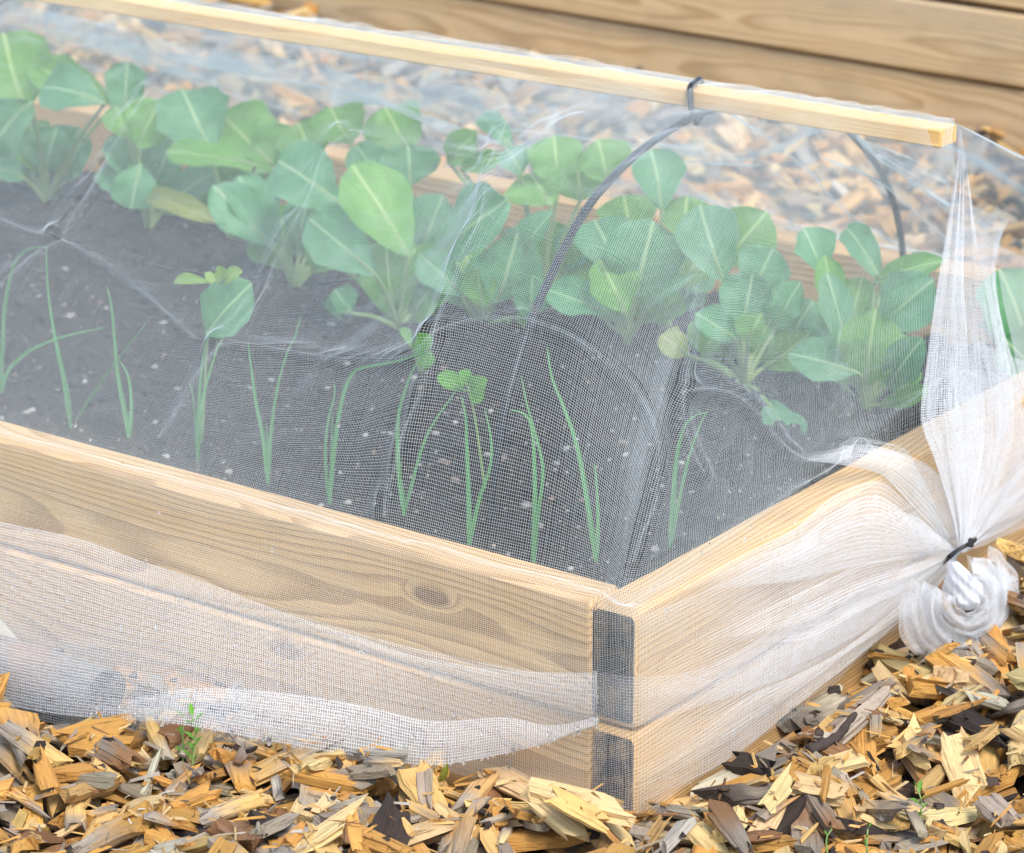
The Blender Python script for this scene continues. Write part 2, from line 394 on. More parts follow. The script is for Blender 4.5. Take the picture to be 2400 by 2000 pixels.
# ------------------------------------------------------------------ soil
SZ = -.09
def soil_h(x, y):
    return SZ+.006*np.sin(x*13+y*5)+.005*np.sin(y*17-x*9+2)+.004*np.sin(x*41+1.3)*np.sin(y*37)
sx = np.linspace(BT-.004, W-BT+.004, 190); sy = np.linspace(BT-.004, 2.6, 380)
SX, SY = np.meshgrid(sx, sy, indexing='ij')
lump = np.zeros(SX.shape)
for sc, am in ((14, .005), (40, .0045), (110, .0032)):
    g = rng.normal(0, 1, (int(sc*1.1)+3, int(sc*2.6)+3))
    u = np.linspace(0, g.shape[0]-1.001, len(sx)); v = np.linspace(0, g.shape[1]-1.001, len(sy))
    iu, iv = u.astype(int), v.astype(int); fu, fv = (u-iu)[:, None], (v-iv)[None]
    fu, fv = fu*fu*(3-2*fu), fv*fv*(3-2*fv)
    lump += am*((1-fu)*(1-fv)*g[iu][:, iv]+fu*(1-fv)*g[iu+1][:, iv]+(1-fu)*fv*g[iu][:, iv+1]+fu*fv*g[iu+1][:, iv+1])
SH = soil_h(SX, SY)+lump
a, b = len(sx), len(sy); ii = (np.arange(a-1)[:, None]*b+np.arange(b-1)[None]).ravel()
soil = obj('soil', mesh_np('soil', np.stack([SX, SY, SH], -1).reshape(-1, 3), np.stack([ii, ii+b, ii+b+1, ii+1], -1), True), M_soil)
tag(soil, 'dark crumbly soil filling the netted bed', kind='structure')
def soil_at(x, y):
    i = np.clip(np.searchsorted(sx, x), 0, len(sx)-1); j = np.clip(np.searchsorted(sy, y), 0, len(sy)-1)
    return SH[i, j]
# pebbles, perlite and crumbs
ICO_V = []; ph = (1+5**.5)/2
for s1 in (-1, 1):
    for s2 in (-ph, ph): ICO_V += [(0, s1, s2), (s1, s2, 0), (s2, 0, s1)]
ICO_V = unit(np.array(ICO_V))
def hull_faces(v):
    fs = []
    n = len(v)
    for i in range(n):
        for j in range(i+1, n):
            for k in range(j+1, n):
                nn = np.cross(v[j]-v[i], v[k]-v[i]); d = (v-v[i])@nn
                if (d < 1e-6).all(): fs.append((i, j, k))
                elif (d > -1e-6).all(): fs.append((i, k, j))
    return np.array(fs)
ICO_F = hull_faces(ICO_V)
def blob(c, r, flat=.65):
    v = ICO_V*(1+rng.normal(0, .16, (12, 1)))*np.array([r*rng.uniform(.8, 1.35), r*rng.uniform(.7, 1.1), r*flat])
    an = rng.uniform(0, 6.28); ca, sa = math.cos(an), math.sin(an)
    v = np.stack([v[:, 0]*ca-v[:, 1]*sa, v[:, 0]*sa+v[:, 1]*ca, v[:, 2]], -1)
    return v+np.asarray(c)
def peb_col():
    q = rng.random()
    base = V3(.5, .46, .42) if q < .45 else V3(.34, .25, .20) if q < .75 else V3(.42, .27, .2) if q < .85 else V3(.62, .60, .55)
    return base*rng.uniform(.6, 1.05)
def in_frame(P, m=80):
    x, y = proj(P); return (x > -m) & (x < 2400+m) & (y > -m) & (y < 2000+m)
big = [((1068, 1150), .0075), ((2000/2.333*1, 1052), .005), ((1337, 1055), .006), ((1265, 1220), .006), ((535, 1096), .006), ((1175, 1093), .0085),
       ((385, 843), .004), ((382, 754), .005), ((362, 868), .005), ((415, 905), .005), ((1330, 1052), .007), ((680, 855), .006), ((75, 965), .011), ((163, 760), .009), ((1355, 1280), .007), ((1235, 1165), .006)]
npeb = 0
for (px, py), r in big+[((rng.uniform(0, 1650), rng.uniform(560, 1340)), rng.uniform(.0028, .005)) for _ in range(150)]:
    p = atz(px, py, SZ)
    if not (BT+.02 < p[0] < .75 and BT+.02 < p[1] < 2.2): continue
    p[2] = soil_at(p[0], p[1])+r*.3
    o = obj('pebble', None) if False else None
    me = mesh_np('pebble', blob((0, 0, 0), r), ICO_F, True); attr(me, 'col', np.tile(np.append(peb_col(), 1), (12, 1)), 'FLOAT_COLOR')
    obj('pebble', me, M_pebble, soil, p); npeb += 1
vs_, cs_ = [], []
for _ in range(6500):
    x, y = rng.uniform(BT+.01, W-BT-.01), BT+(1.9-BT)*rng.random()**1.2
    dark = rng.random() < .62; r = (rng.uniform(.0015, .005) if rng.random() < .85 else rng.uniform(.005, .010)) if dark else rng.uniform(.0008, .0024)
    vs_.append(blob((x, y, soil_at(x, y)+r*.3), r, .8))
    c = V3(.03, .024, .02)*rng.uniform(.6, 1.8) if dark else peb_col()*.9
    cs_.append(np.tile(np.append(c, 1), (12, 1)))
n = len(vs_)
me = mesh_np('soil_crumbs', np.concatenate(vs_), (ICO_F[None]+np.arange(n)[:, None, None]*12).reshape(-1, 3), True); attr(me, 'col', np.concatenate(cs_), 'FLOAT_COLOR')
o = obj('soil_crumbs', me, M_pebble, soil); o['kind'] = 'stuff'

# ------------------------------------------------------------------ wood chips
CHIP_COLS = [(.34, (.52, .27, .065)), (.20, (.60, .38, .14)), (.14, (.62, .45, .22)), (.09, (.33, .27, .20)), (.05, (.47, .43, .36)), (.09, (.22, .11, .045)), (.05, (.035, .024, .018))]
cum = np.cumsum([c[0] for c in CHIP_COLS])
def chip_geo(l, w, t, K, R):
    """split wood: strands run along x, ragged ends; half length l, half width w, thickness t above z = 0"""
    an = np.arange(K)*2*math.pi/K+rng.uniform(0, .5)
    cy = np.sign(np.cos(an))*np.abs(np.cos(an))**.45; cz = np.sign(np.sin(an))*np.abs(np.sin(an))**.45
    cy = cy*(1+rng.normal(0, .16, K)); cz = cz*(1+rng.normal(0, .24, K))
    u = np.linspace(-1, 1, R)
    sl0, sl1 = rng.normal(0, .38, 2); wedge = rng.normal(0, .35); tw = rng.normal(0, .12)
    jag0, jag1 = rng.normal(0, .26, K), rng.normal(0, .26, K)
    v = np.zeros((R, K, 3))
    for i, ui in enumerate(u):
        e = abs(ui)
        tp = 1-(.10 if i in (0, R-1) else 0)+wedge*ui*.5
        v[i, :, 1] = cy*w*tp*(1+rng.normal(0, .05)); v[i, :, 2] = (cz*.5)*t*(tp if wedge > 0 else 1)*(1+rng.normal(0, .06))+t*.5
        sl = (sl0 if ui < 0 else sl1); jg = (jag0 if ui < 0 else jag1)
        f = e**3
        v[i, :, 0] = l*ui+f*(sl*cy*w*1.3+jg*min(l, .02)+np.where(cz > 0, rng.normal(0, .08), 0)*l*.4)
        v[i, :, 1] += w*.25*tw*ui*ui
        v[i, :, 2] += t*.25*tw*(ui*ui-.4)
    i = np.arange(R-1)[:, None]*K; j = np.arange(K)[None]; j2 = (j+1) % K
    f = np.stack([i+j, i+j2, i+K+j2, i+K+j], -1).reshape(-1, 4)
    m = K//2
    def cap(base, rev):
        out = []
        for q in range(m-1):
            a_, b_, c_, d_ = q, q+1, K-2-q, K-1-q
            if b_ < c_: out.append((a_, b_, c_, d_))
        out = np.array(out)+base
        return out[:, ::-1] if not rev else out
    fs = np.concatenate([f, cap(0, False), cap((R-1)*K, True)])
    return v.reshape(-1, 3), fs
CELL = .004
def drop_chips(x0, x1, y0, y1, count, excl, size=1.0):
    nx, ny = int((x1-x0)/CELL), int((y1-y0)/CELL)
    cxs, cys = x0+(np.arange(nx)+.5)*CELL, y0+(np.arange(ny)+.5)*CELL
    Hf = ground_h(cxs[:, None], cys[None]).copy(); own = -np.ones((nx, ny), np.int32)
    chips = []
    for k in range(count):
        x, y = rng.uniform(x0, x1), rng.uniform(y0, y1)
        px, py = proj((x, y, -.2))
        if not (-260 < px < 2660 and -160 < py < 2250): continue
        q = rng.random()
        l = (rng.uniform(.007, .014) if q < .26 else rng.uniform(.014, .025) if q < .76 else rng.uniform(.024, .042))*size
        w = np.clip(l*rng.uniform(.26, .62), .0032, .0145); t = np.clip(w*rng.uniform(.5, 1.3), .004, .016)
        if rng.random() < .14: w *= .45; t *= .55
        th = rng.uniform(0, math.pi); ca, sa = math.cos(th), math.sin(th)
        if excl(x, y, l, ca, sa): continue
        us = np.array([-.85, 0, .85])*l
        hs_ = []
        for uu in us:
            hh = []
            for vv in (-.6*w, .6*w):
                i_ = min(nx-1, max(0, int((x+uu*ca-vv*sa-x0)/CELL))); j_ = min(ny-1, max(0, int((y+uu*sa+vv*ca-y0)/CELL)))
                hh.append(Hf[i_, j_])
            hs_.append(max(hh))
        slope = np.clip((hs_[2]-hs_[0])/(1.7*l), -.5, .5)
        z = max(.5*(hs_[0]+hs_[2]), hs_[1]-.2*t)-.33*t
        i0, i1 = max(0, int((x-l-w-x0)/CELL)), min(nx, int((x+l+w-x0)/CELL)+1)
        j0, j1 = max(0, int((y-l-w-y0)/CELL)), min(ny, int((y+l+w-y0)/CELL)+1)
        dx, dy = cxs[i0:i1, None]-x, cys[None, j0:j1]-y
        uu, vv = dx*ca+dy*sa, -dx*sa+dy*ca
        ins = (abs(uu) < l) & (abs(vv) < w)
        hh = z+slope*uu+t
        sub = Hf[i0:i1, j0:j1]; m = ins & (hh > sub)
        sub[m] = hh[m]; own[i0:i1, j0:j1][m] = len(chips)
        chips.append((x, y, z, th, math.atan(slope), rng.normal(0, .24), l, w, t))
    cnt = np.bincount(own[own >= 0].ravel(), minlength=len(chips))
    return chips, cnt, Hf
def excl_front(x, y, l, ca, sa):
    return x+l*abs(ca) > -.001 and y+l*abs(sa) > -.001 and not (x < -.001 and x+l*abs(ca) < 0) and not (y < 0 and y+l*abs(sa) < 0)
def excl_f(x, y, l, ca, sa):
    ex, ey = l*abs(ca)+.004, l*abs(sa)+.004
    return (x+ex > 0 and y+ey > 0) or ((x+.098)**2 < .034**2 and y+ey > .555)
chA, cntA, HfA = drop_chips(-.62, 1.5, -.62, 1.0, 13500, excl_f)
chB, cntB, HfB = drop_chips(W, 2.3, -.1, 3.3, 10500, lambda x, y, l, ca, sa: x+l*abs(ca) > 2.296 or x-l*abs(ca) < W+.004, 1.1)
allc = [(c, n_) for c, n_ in zip(chA, cntA)]+[(c, n_*.55) for c, n_ in zip(chB, cntB)]
def score(c, n_):
    x, y = proj(c[:3])
    if not (-20 < x < 2420 and -10 < y < 2010): return 0
    return n_
sc = np.array([score(c, n_) for c, n_ in allc])
order = set(np.argsort(-sc)[:300].tolist())
vs_, fs_, cs_, gs_, off = [], [], [], [], 0
nchip = 0
for k, (c, n_) in enumerate(allc):
    x, y, z, th, pit, rol, l, w, t = c
    if n_ == 0: continue                                            # wholly buried
    bigc = k in order
    v, f = chip_geo(l, w, t, 14 if bigc else 8 if n_ > 14 else 6, 6 if bigc else 4 if n_ > 14 else 3)
    g = v+rng.uniform(-5, 5, 3)
    base = np.array(CHIP_COLS[int(np.searchsorted(cum, rng.random()*cum[-1]))][1])*rng.uniform(.72, 1.18)
    base = base*(1+rng.normal(0, .03, 3))*np.array([1.0, 1.0, .95])
    cc = np.tile(np.append(base, 1), (len(v), 1))
    if rng.random() < .35:                                          # weathered to grey on one end or side
        gcol = V3(.31, .265, .21)*rng.uniform(.6, 1.3); m = np.clip(.5+.8*(v[:, 0]/l*rng.choice([-1, 1])+rng.normal(0, .3, len(v))), 0, 1)[:, None]
        cc[:, :3] = cc[:, :3]*(1-m)+gcol*m
    rot = Matrix.Rotation(th, 3, 'Z') @ Matrix.Rotation(-pit, 3, 'Y') @ Matrix.Rotation(rol, 3, 'X')
    if bigc:
        me = mesh_np('wood_chip', v, f); attr(me, 'col', cc, 'FLOAT_COLOR'); attr(me, 'gc', g)
        o = obj('wood_chip', me, M_chip, ground, (x, y, z)); o.rotation_euler = rot.to_euler(); nchip += 1
    else:
        vs_.append(v@np.array(rot).T+np.array([x, y, z])); fs_.append(f+off); cs_.append(cc); gs_.append(g); off += len(v)
# splinters and dark crumbs of bark between the chips
for x0_, y0_, Hf_, cnt_ in ((-.62, -.62, HfA, 9000),):
    for _ in range(cnt_):
        x, y = rng.uniform(-.6, 1.45), rng.uniform(-.6, .95)
        px, py = proj((x, y, -.2))
        if not (-100 < px < 2500 and 1000 < py < 2100) or (x > -.004 and y > -.004) or ((x+.098)**2 < .034**2 and y > .55): continue
        z = Hf_[int((x-x0_)/CELL), int((y-y0_)/CELL)]
        dark = rng.random() < .18
        l = rng.uniform(.003, .007) if dark else rng.uniform(.006, .02); w = l*rng.uniform(.4, .8) if dark else rng.uniform(.0006, .0018); t = w*rng.uniform(.5, 1)
        v = np.array([(-l, -w, 0), (-l*.9, w, 0), (l, w*.5, 0), (l*.8, -w, 0), (-l*.8, 0, t*2), (l*.7, 0, t*2)])*rng.uniform(.8, 1.2, (6, 3))
        f = np.array([(0, 3, 5, 4), (2, 1, 4, 5), (1, 0, 4, 4), (3, 2, 5, 5)])
        rot = np.array(Matrix.Rotation(rng.uniform(0, 6.28), 3, 'Z') @ Matrix.Rotation(rng.normal(0, .35), 3, 'Y'))
        cc = V3(.035, .024, .018)*rng.uniform(.6, 2.2) if dark else np.array(CHIP_COLS[int(np.searchsorted(cum, rng.random()*cum[-1]))][1])*rng.uniform(.8, 1.2)
        vs_.append(v@rot.T+np.array([x, y, z-.001])); fs_.append(f[:2]+off); cs_.append(np.tile(np.append(cc, 1), (6, 1))); gs_.append(v+rng.uniform(-5, 5, 3)); off += 6
me = mesh_np('wood_chip_mulch', np.concatenate(vs_), np.concatenate(fs_)); attr(me, 'col', np.concatenate(cs_), 'FLOAT_COLOR'); attr(me, 'gc', np.concatenate(gs_))
o = obj('wood_chip_mulch', me, M_chip, ground); o['kind'] = 'stuff'; o['label'] = 'smaller wood chips of the mulch'

# ------------------------------------------------------------------ rail, hoop, ties, log
rail = obj('ridge_rail', board_mesh(1.9, .018, .034, bev=.0015, seg=30, wob=.0006, seed=71), None, None, (.585, .026+.95, .310))
rail.rotation_euler = (0, 0, math.pi/2); rail.data.materials.append(M_rail); rail.data.materials.append(M_rail)
tag(rail, 'pale pine batten carrying the netting along the ridge', 'batten')
HOOP = [(.052, .192, -.10), (.046, .192, -.03), (.05, .195, .06), (.072, .20, .125), (.116, .21, .180), (.174, .224, .221), (.258, .244, .264), (.346, .265, .284), (.452, .29, .293), (.585, .316, .2925),
        (.72, .33, .280), (.86, .338, .243), (.95, .342, .19), (1.03, .346, .124), (1.078, .35, .055), (1.10, .352, -.02), (1.104, .352, -.10)]
hoop = obj('hoop', mesh_np('hoop', *tube(spline(HOOP, 90), .0042, 8), True), M_hoop)
tag(hoop, 'thin black plastic hoop arching over the bed under the rail', 'hoop')
yy_ = .318
loop = [(.566, yy_-.004, .2935), (.562, yy_-.002, .303), (.563, yy_, .317), (.568, yy_+.003, .3235), (.585, yy_+.008, .3235), (.602, yy_+.013, .3235), (.608, yy_+.014, .312), (.604, yy_+.01, .296), (.585, yy_+.002, .285), (.569, yy_-.004, .286), (.566, yy_-.004, .2935)]
wt = obj('wire_tie', mesh_np('wire_tie', *tube(spline(loop, 40), .0035, 6, False), True), M_plastic)
tag(wt, 'black tie looped round the pale batten above the hoop', 'tie')
LX, LZ, LR, LY = -.098, -.190, .027, .556
kk = 26; yl = np.concatenate([np.linspace(LY, 1.5, 40)])
lv = np.zeros((len(yl), kk, 3)); an = np.arange(kk)*2*math.pi/kk
rad = LR*(1+.05*np.sin(an*3+1)[None]+.03*np.sin(an*2+yl[:, None]*9)+rng.normal(0, .012, (len(yl), kk)))
lv[..., 0] = LX+rad*np.cos(an)[None]; lv[..., 2] = LZ+rad*np.sin(an)[None]; lv[..., 1] = yl[:, None]
i = np.arange(len(yl)-1)[:, None]*kk; j = np.arange(kk)[None]; j2 = (j+1) % kk
log = thing('log', 'grey round pole weighing down the net edge on the chips at far left', 'log', (LX, LY, LZ-LR))
lo = np.array([LX, LY, LZ-LR])
obj('bark', mesh_np('bark', lv.reshape(-1, 3)-lo, np.stack([i+j, i+j2, i+kk+j2, i+kk+j], -1).reshape(-1, 4), True), M_log, log)
ev = np.concatenate([lv[0]-lo, (lv[0]-np.array([LX, LY, LZ]))*.5+np.array([LX, LY-.001, LZ])-lo, [[0, -.0012, LR]]])
jj = np.arange(kk); jk = (jj+1) % kk
obj('cut_end', mesh_np('cut_end', ev, [np.stack([jj, kk+jj, kk+jk, jk], -1), np.stack([kk+jj, np.full(kk, 2*kk), kk+jk], -1)]), M_end, log)

# ------------------------------------------------------------------ plants
TOCAM = -CF
def blade(P0, P1, width, n, cup=.25, bend=.12, wav=.06, peak=.62, tipr=.5, nu=15, nv=9, rnd=None):
    rnd = rng.random() if rnd is None else rnd
    P0, P1 = np.asarray(P0, float), np.asarray(P1, float); ax = P1-P0; L = np.linalg.norm(ax); ax = ax/L
    wd = unit(np.cross(ax, n)); n = np.cross(wd, ax)
    t = np.linspace(0, 1, nu); s = np.linspace(-1, 1, nv)
    p = math.log(.5)/math.log(peak)
    prof = np.sin(math.pi*np.clip(t, 0, 1)**p)**tipr
    prof = np.maximum(prof, .07*(1-t)); prof[-1] = .10
    hw = width/2*prof*(1+.05*np.sin(t*11+rng.uniform(0, 6))+.03*np.sin(t*23+rng.uniform(0, 6)))
    ph1, ph2 = rng.uniform(0, 6.28, 2)
    cen = P0[None]+ax[None]*(L*t)[:, None]+n[None]*(bend*L*np.sin(math.pi*t*.85+.2))[:, None]
    S, T_ = np.meshgrid(s, t)
    edge = np.abs(S)**2
    z = cup*hw[:, None]*edge+wav*width*edge*(np.sin(T_*7+ph1+S*1.5)*.6+np.sin(T_*17+ph2)*.3)+.02*width*np.sin(S*6+ph2)*np.sin(T_*9)+.10*width*(T_**3)*math.sin(ph1*3)
    v = cen[:, None]+wd[None, None]*(S*hw[:, None])[..., None]+n[None, None]*z[..., None]
    ii_ = (np.arange(nu-1)[:, None]*nv+np.arange(nv-1)[None]).ravel()
    f = np.stack([ii_, ii_+1, ii_+nv+1, ii_+nv], -1)
    lf = np.stack([S*(hw[:, None]/(width/2)), T_, np.full(S.shape, rnd)], -1)
    return v.reshape(-1, 3), f, lf.reshape(-1, 3)
def leaf_obj(parent, base, P0, P1, width, n, mat, stalk=True, rs=.003, stalk_mat=None, **kw):
    o0 = np.array(parent.location)
    v, f, lf = blade(P0, P1, width, n, **kw)
    me = mesh_np('leaf', v-o0, f, True); attr(me, 'lf', lf)
    o = obj('leaf', me, mat, parent)
    if stalk:
        nn = unit(np.cross(unit(np.asarray(P1)-P0), n)); nn = np.cross(nn, unit(np.asarray(P1)-P0))
        mid = (np.asarray(base)+P0)/2+V3(0, 0, .25*np.linalg.norm(np.asarray(P0)-base)*.3)
        inner = v.reshape(-1, 9, 3)[:, 4]
        path = spline([np.asarray(base), mid, np.asarray(P0)], 8)
        path = np.concatenate([path, inner[1:8]-nn*.0006])
        rad = np.concatenate([np.linspace(rs*1.15, rs*.8, 8), np.linspace(rs*.7, rs*.18, 7)])
        vv, ff = tube(path, rad, 6); obj('stalk', mesh_np('stalk', vv-o0, ff, True), stalk_mat or M_stalk, o)
    return o
def px_size(P): return FPX/((np.asarray(P)-CAM)@CF)      # px per metre at P
def cabbage(label, base_px, x, leaves, nfill=8):
    """leaves: (base px, tip px, width px, dx base, dx tip, material key, options)"""
    if base_px[1] is None: B = base_px[0]
    else:
        B = atx(base_px[0], base_px[1], x)
    B = np.array(B); B[2] = soil_at(B[0], B[1])-.004
    pl = thing('cabbage_plant', label, 'cabbage', B, 'young cabbage plants in the netted bed')
    for lf in leaves:
        (bx, by), (tx, ty), wpx, d0, d1, mk = lf[:6]; kw = dict(lf[6]) if len(lf) > 6 else {}
        P0, P1 = atx(bx, by, B[0]+d0), atx(tx, ty, B[0]+d1)
        if P0[2] < B[2]: P0[2] = B[2]+.005
        wd = 1.2*wpx/px_size((P0+P1)/2); kw.setdefault('wav', rng.uniform(.07, .17)); kw.setdefault('cup', rng.uniform(.05, .5)); kw.setdefault('bend', rng.uniform(.04, .2))
        face = kw.pop('face', 1.0)
        n = unit(TOCAM*face+V3(0, 0, .35)+rng.normal(0, .16, 3))
        leaf_obj(pl, B, P0, P1, wd, n, {'c': M_cab, 'f': M_cabf, 'y': M_yel}[mk], **kw)
    bx, by = proj(B)
    for _ in range(nfill):
        a_ = rng.uniform(-1, 1); x0_, y0_ = bx+a_*45, by-rng.uniform(40, 110); L_ = rng.uniform(80, 150)
        P0, P1 = atx(x0_, y0_, B[0]+.03), atx(x0_+a_*90+rng.normal(0, 15), y0_-L_*(1-.35*abs(a_)), B[0]+.055)
        leaf_obj(pl, B, P0, P1, rng.uniform(85, 140)/px_size(P0), unit(TOCAM+V3(0, 0, .35)+rng.normal(0, .25, 3)), M_cabf if rng.random() < .5 else M_cab, cup=rng.uniform(.1, .5), wav=rng.uniform(.04, .14))
    return pl
cabbage('cabbage with upright veined leaf beside the hanging net fold at the right end', (2030, 938), .86, [
    ((2030, 905), (2052, 725), 128, -.01, -.02, 'f', dict(cup=.2, bend=.1)), ((2018, 878), (1848, 828), 92, -.02, -.05, 'c', dict(cup=.3)),
    ((1990, 845), (1935, 640), 66, .0, .01, 'c'), ((1962, 765), (1932, 600), 60, .01, .02, 'f'), ((2085, 905), (2165, 790), 80, .0, -.02, 'c'),
    ((2060, 770), (2195, 655), 120, .02, .03, 'c', dict(cup=.15)), ((2065, 660), (1985, 535), 66, .05, .08, 'c'), ((2050, 660), (2215, 612), 52, .05, .06, 'f', dict(cup=.5)),
    ((1925, 645), (1880, 535), 84, .02, .02, 'c', dict(cup=.5, wav=.12)), ((1850, 800), (1905, 705), 92, .03, .05, 'c'), ((2060, 950), (2180, 905), 40, -.02, -.03, 'f'),
    ((2000, 780), (2020, 650), 100, .05, .06, 'f')])
cabbage('cabbage with a curled wavy leaf and a drooping low leaf, second from right', (1745, 912), .82, [
    ((1725, 800), (1630, 735), 66, -.02, -.04, 'c', dict(cup=.5, wav=.16)), ((1752, 805), (1785, 735), 66, -.03, -.03, 'f', dict(cup=.6)),
    ((1740, 770), (1768, 640), 112, .0, .02, 'c'), ((1762, 690), (1815, 580), 108, .03, .05, 'c'), ((1695, 660), (1640, 482), 124, .02, .04, 'c', dict(cup=.2)),
    ((1690, 620), (1795, 500), 120, .05, .07, 'f', dict(cup=.2)), ((1800, 990), (1862, 1058), 84, -.05, -.10, 'c'), ((1610, 832), (1548, 786), 66, -.03, -.05, 'y', dict(wav=.15)),
    ((1650, 840), (1690, 770), 70, .0, .0, 'f'), ((1820, 770), (1880, 660), 70, .04, .05, 'c')])
cabbage('cabbage with two broad round leaves just right of the black hoop', (1472, 770), .86, [
    ((1455, 640), (1392, 512), 112, .0, .02, 'c'), ((1490, 690), (1530, 522), 160, .0, .01, 'c', dict(cup=.2)), ((1468, 735), (1405, 610), 104, -.02, -.02, 'f'),
    ((1428, 735), (1282, 678), 78, -.03, -.05, 'c', dict(cup=.35)), ((1510, 735), (1560, 640), 96, .02, .04, 'f'), ((1515, 730), (1640, 640), 26, -.02, -.03, 'c', dict(cup=.8))])
cabbage('cabbage with a cluster of pale overlapping leaves just left of the black hoop', (1130, 775), .84, [
    ((1032, 602), (1205, 472), 150, -.03, -.03, 'c', dict(cup=.2)), ((1165, 705), (1212, 540), 122, -.01, .0, 'c'), ((985, 600), (1045, 455), 112, .01, .02, 'c'),
    ((1092, 695), (982, 598), 78, -.04, -.05, 'c', dict(cup=.35)), ((1235, 600), (1302, 495), 54, .0, .0, 'c', dict(cup=.7)), ((1245, 745), (1248, 648), 76, .0, -.01, 'c'),
    ((1130, 720), (1120, 630), 70, -.03, -.03, 'f'), ((1190, 750), (1240, 770), 50, .0, .0, 'f')])
cabbage('cabbage with a tall yellowish-green leaf above a nodding oval leaf, centre left', (935, 815), .76, [
    ((958, 600), (825, 396), 140, -.01, .0, 'f', dict(cup=.2)), ((930, 765), (905, 555), 110, .01, .01, 'f'), ((880, 645), (728, 518), 116, -.04, -.05, 'c', dict(cup=.25)),
    ((800, 480), (655, 380), 140, .03, .05, 'c', dict(cup=.2)), ((700, 560), (720, 480), 80, .05, .06, 'c'), ((960, 780), (1010, 680), 80, .02, .03, 'f'),
    ((820, 735), (780, 680), 60, -.05, -.06, 'c', dict(cup=.6))])
cabbage('cabbage with two narrow leaves side by side over bare soil at left', (690, 640), .84, [
    ((640, 582), (502, 440), 96, -.02, -.03, 'c', dict(cup=.3)), ((655, 575), (560, 415), 86, .0, .0, 'c', dict(cup=.3)), ((700, 600), (740, 480), 90, .04, .06, 'c')])
cabbage('cabbage with a hanging oval leaf and one yellowing leaf at far left', (345, 470), .92, [
    ((330, 385), (308, 490), 96, -.03, -.05, 'c', dict(cup=.3)), ((322, 345), (375, 238), 104, .0, .02, 'f', dict(wav=.12)), ((348, 472), (515, 528), 50, -.04, -.08, 'y', dict(cup=.6)),
    ((292, 275), (300, 145), 84, .04, .06, 'c'), ((300, 330), (270, 250), 70, .02, .03, 'f')])
cabbage('tall cabbage cut off by the left edge of the picture', (110, 470), .92, [
    ((60, 262), (8, 78), 168, .0, .02, 'f', dict(cup=.2)), ((75, 240), (-20, 350), 130, -.03, -.05, 'c'), ((245, 245), (98, 205), 100, -.02, -.04, 'c', dict(cup=.25)),
    ((265, 250), (85, 158), 86, .03, .03, 'f'), ((60, 420), (-40, 395), 90, -.02, -.04, 'c'), ((110, 400), (135, 300), 90, .0, .02, 'c'), ((160, 420), (200, 330), 80, .02, .02, 'c')])
cabbage('broad-leaved cabbage high in the rear row, left of centre', (540, 470), .96, [
    ((492, 355), (425, 205), 150, -.02, .0, 'c', dict(cup=.15)), ((600, 388), (395, 362), 64, -.04, -.05, 'f'), ((650, 400), (520, 270), 150, .02, .03, 'f'), ((620, 420), (690, 300), 110, .03, .05, 'f')])
cabbage('rear cabbage with three rounded leaves beneath the netting crease at centre', (925, 480), .96, [
    ((820, 340), (775, 258), 120, .03, .04, 'f'), ((962, 360), (905, 258), 124, .04, .05, 'f', dict(cup=.2)), ((892, 425), (835, 340), 84, .0, .0, 'c'), ((960, 435), (955, 340), 124, .0, .01, 'c'),
    ((740, 390), (700, 290), 110, .05, .06, 'f'), ((860, 470), (900, 400), 100, -.02, -.01, 'f')])
cabbage('bright green rear cabbage immediately left of the hoop', (1270, 520), .96, [
    ((1048, 375), (1118, 310), 66, .02, .02, 'f'), ((1080, 395), (1180, 365), 44, .0, .0, 'f'), ((1202, 355), (1125, 278), 52, .03, .04, 'c'), ((1222, 412), (1186, 350), 70, -.02, -.02, 'c'),
    ((1310, 435), (1298, 318), 112, .0, .01, 'f'), ((1420, 430), (1398, 328), 116, .03, .03, 'f'), ((1290, 480), (1240, 400), 130, -.02, .0, 'f'), ((1360, 470), (1350, 380), 130, .02, .02, 'f')])
cabbage('small rear cabbage with one pale upright leaf right of the hoop', (1560, 570), .96, [
    ((1550, 490), (1525, 352), 106, -.02, .0, 'c'), ((1600, 560), (1610, 460), 110, .02, .03, 'f'), ((1480, 560), (1460, 460), 120, .03, .04, 'f')])
cabbage('cabbage leaf showing through the net at the right edge of the picture', (2450, 900), .98, [
    ((2420, 860), (2345, 630), 150, .0, .02, 'c'), ((2440, 860), (2480, 700), 120, .0, .0, 'f'), ((2430, 880), (2350, 790), 110, -.03, -.05, 'c')])

def strand_leaf(path, w0, n, rnd=None):
    """long channelled leek leaf along path, V-shaped section"""
    P = spline(path, 26); t = np.linspace(0, 1, 26); T = unit(np.gradient(P, axis=0)); wd = unit(np.cross(T, n)); nn = np.cross(wd, T)
    hw = w0/2*np.clip(1.0-.75*t**1.5, .08, 1)*np.clip(.55+t*4, 0, 1); hw[-1] = w0*.03
    s = np.array([-1, -.5, 0, .5, 1])
    v = P[:, None]+wd[:, None]*(s[None]*hw[:, None])[..., None]+nn[:, None]*(np.abs(s)[None]*hw[:, None]*.55)[..., None]
    i_ = (np.arange(25)[:, None]*5+np.arange(4)[None]).ravel()
    lf = np.stack(np.broadcast_arrays(s[None]*.9, t[:, None]*.15, np.full((26, 5), rng.random() if rnd is None else rnd)), -1)
    return v.reshape(-1, 3), np.stack([i_, i_+1, i_+6, i_+5], -1), lf.reshape(-1, 3)
z4 = lambda p: (p[0]/2.3333, 600+p[1]/2.3333)
z5 = lambda p: (750+p[0]/2.3333, 600+p[1]/2.3333)
z6 = lambda p: (1500+p[0]/2.3333, 500+p[1]/2.3333)
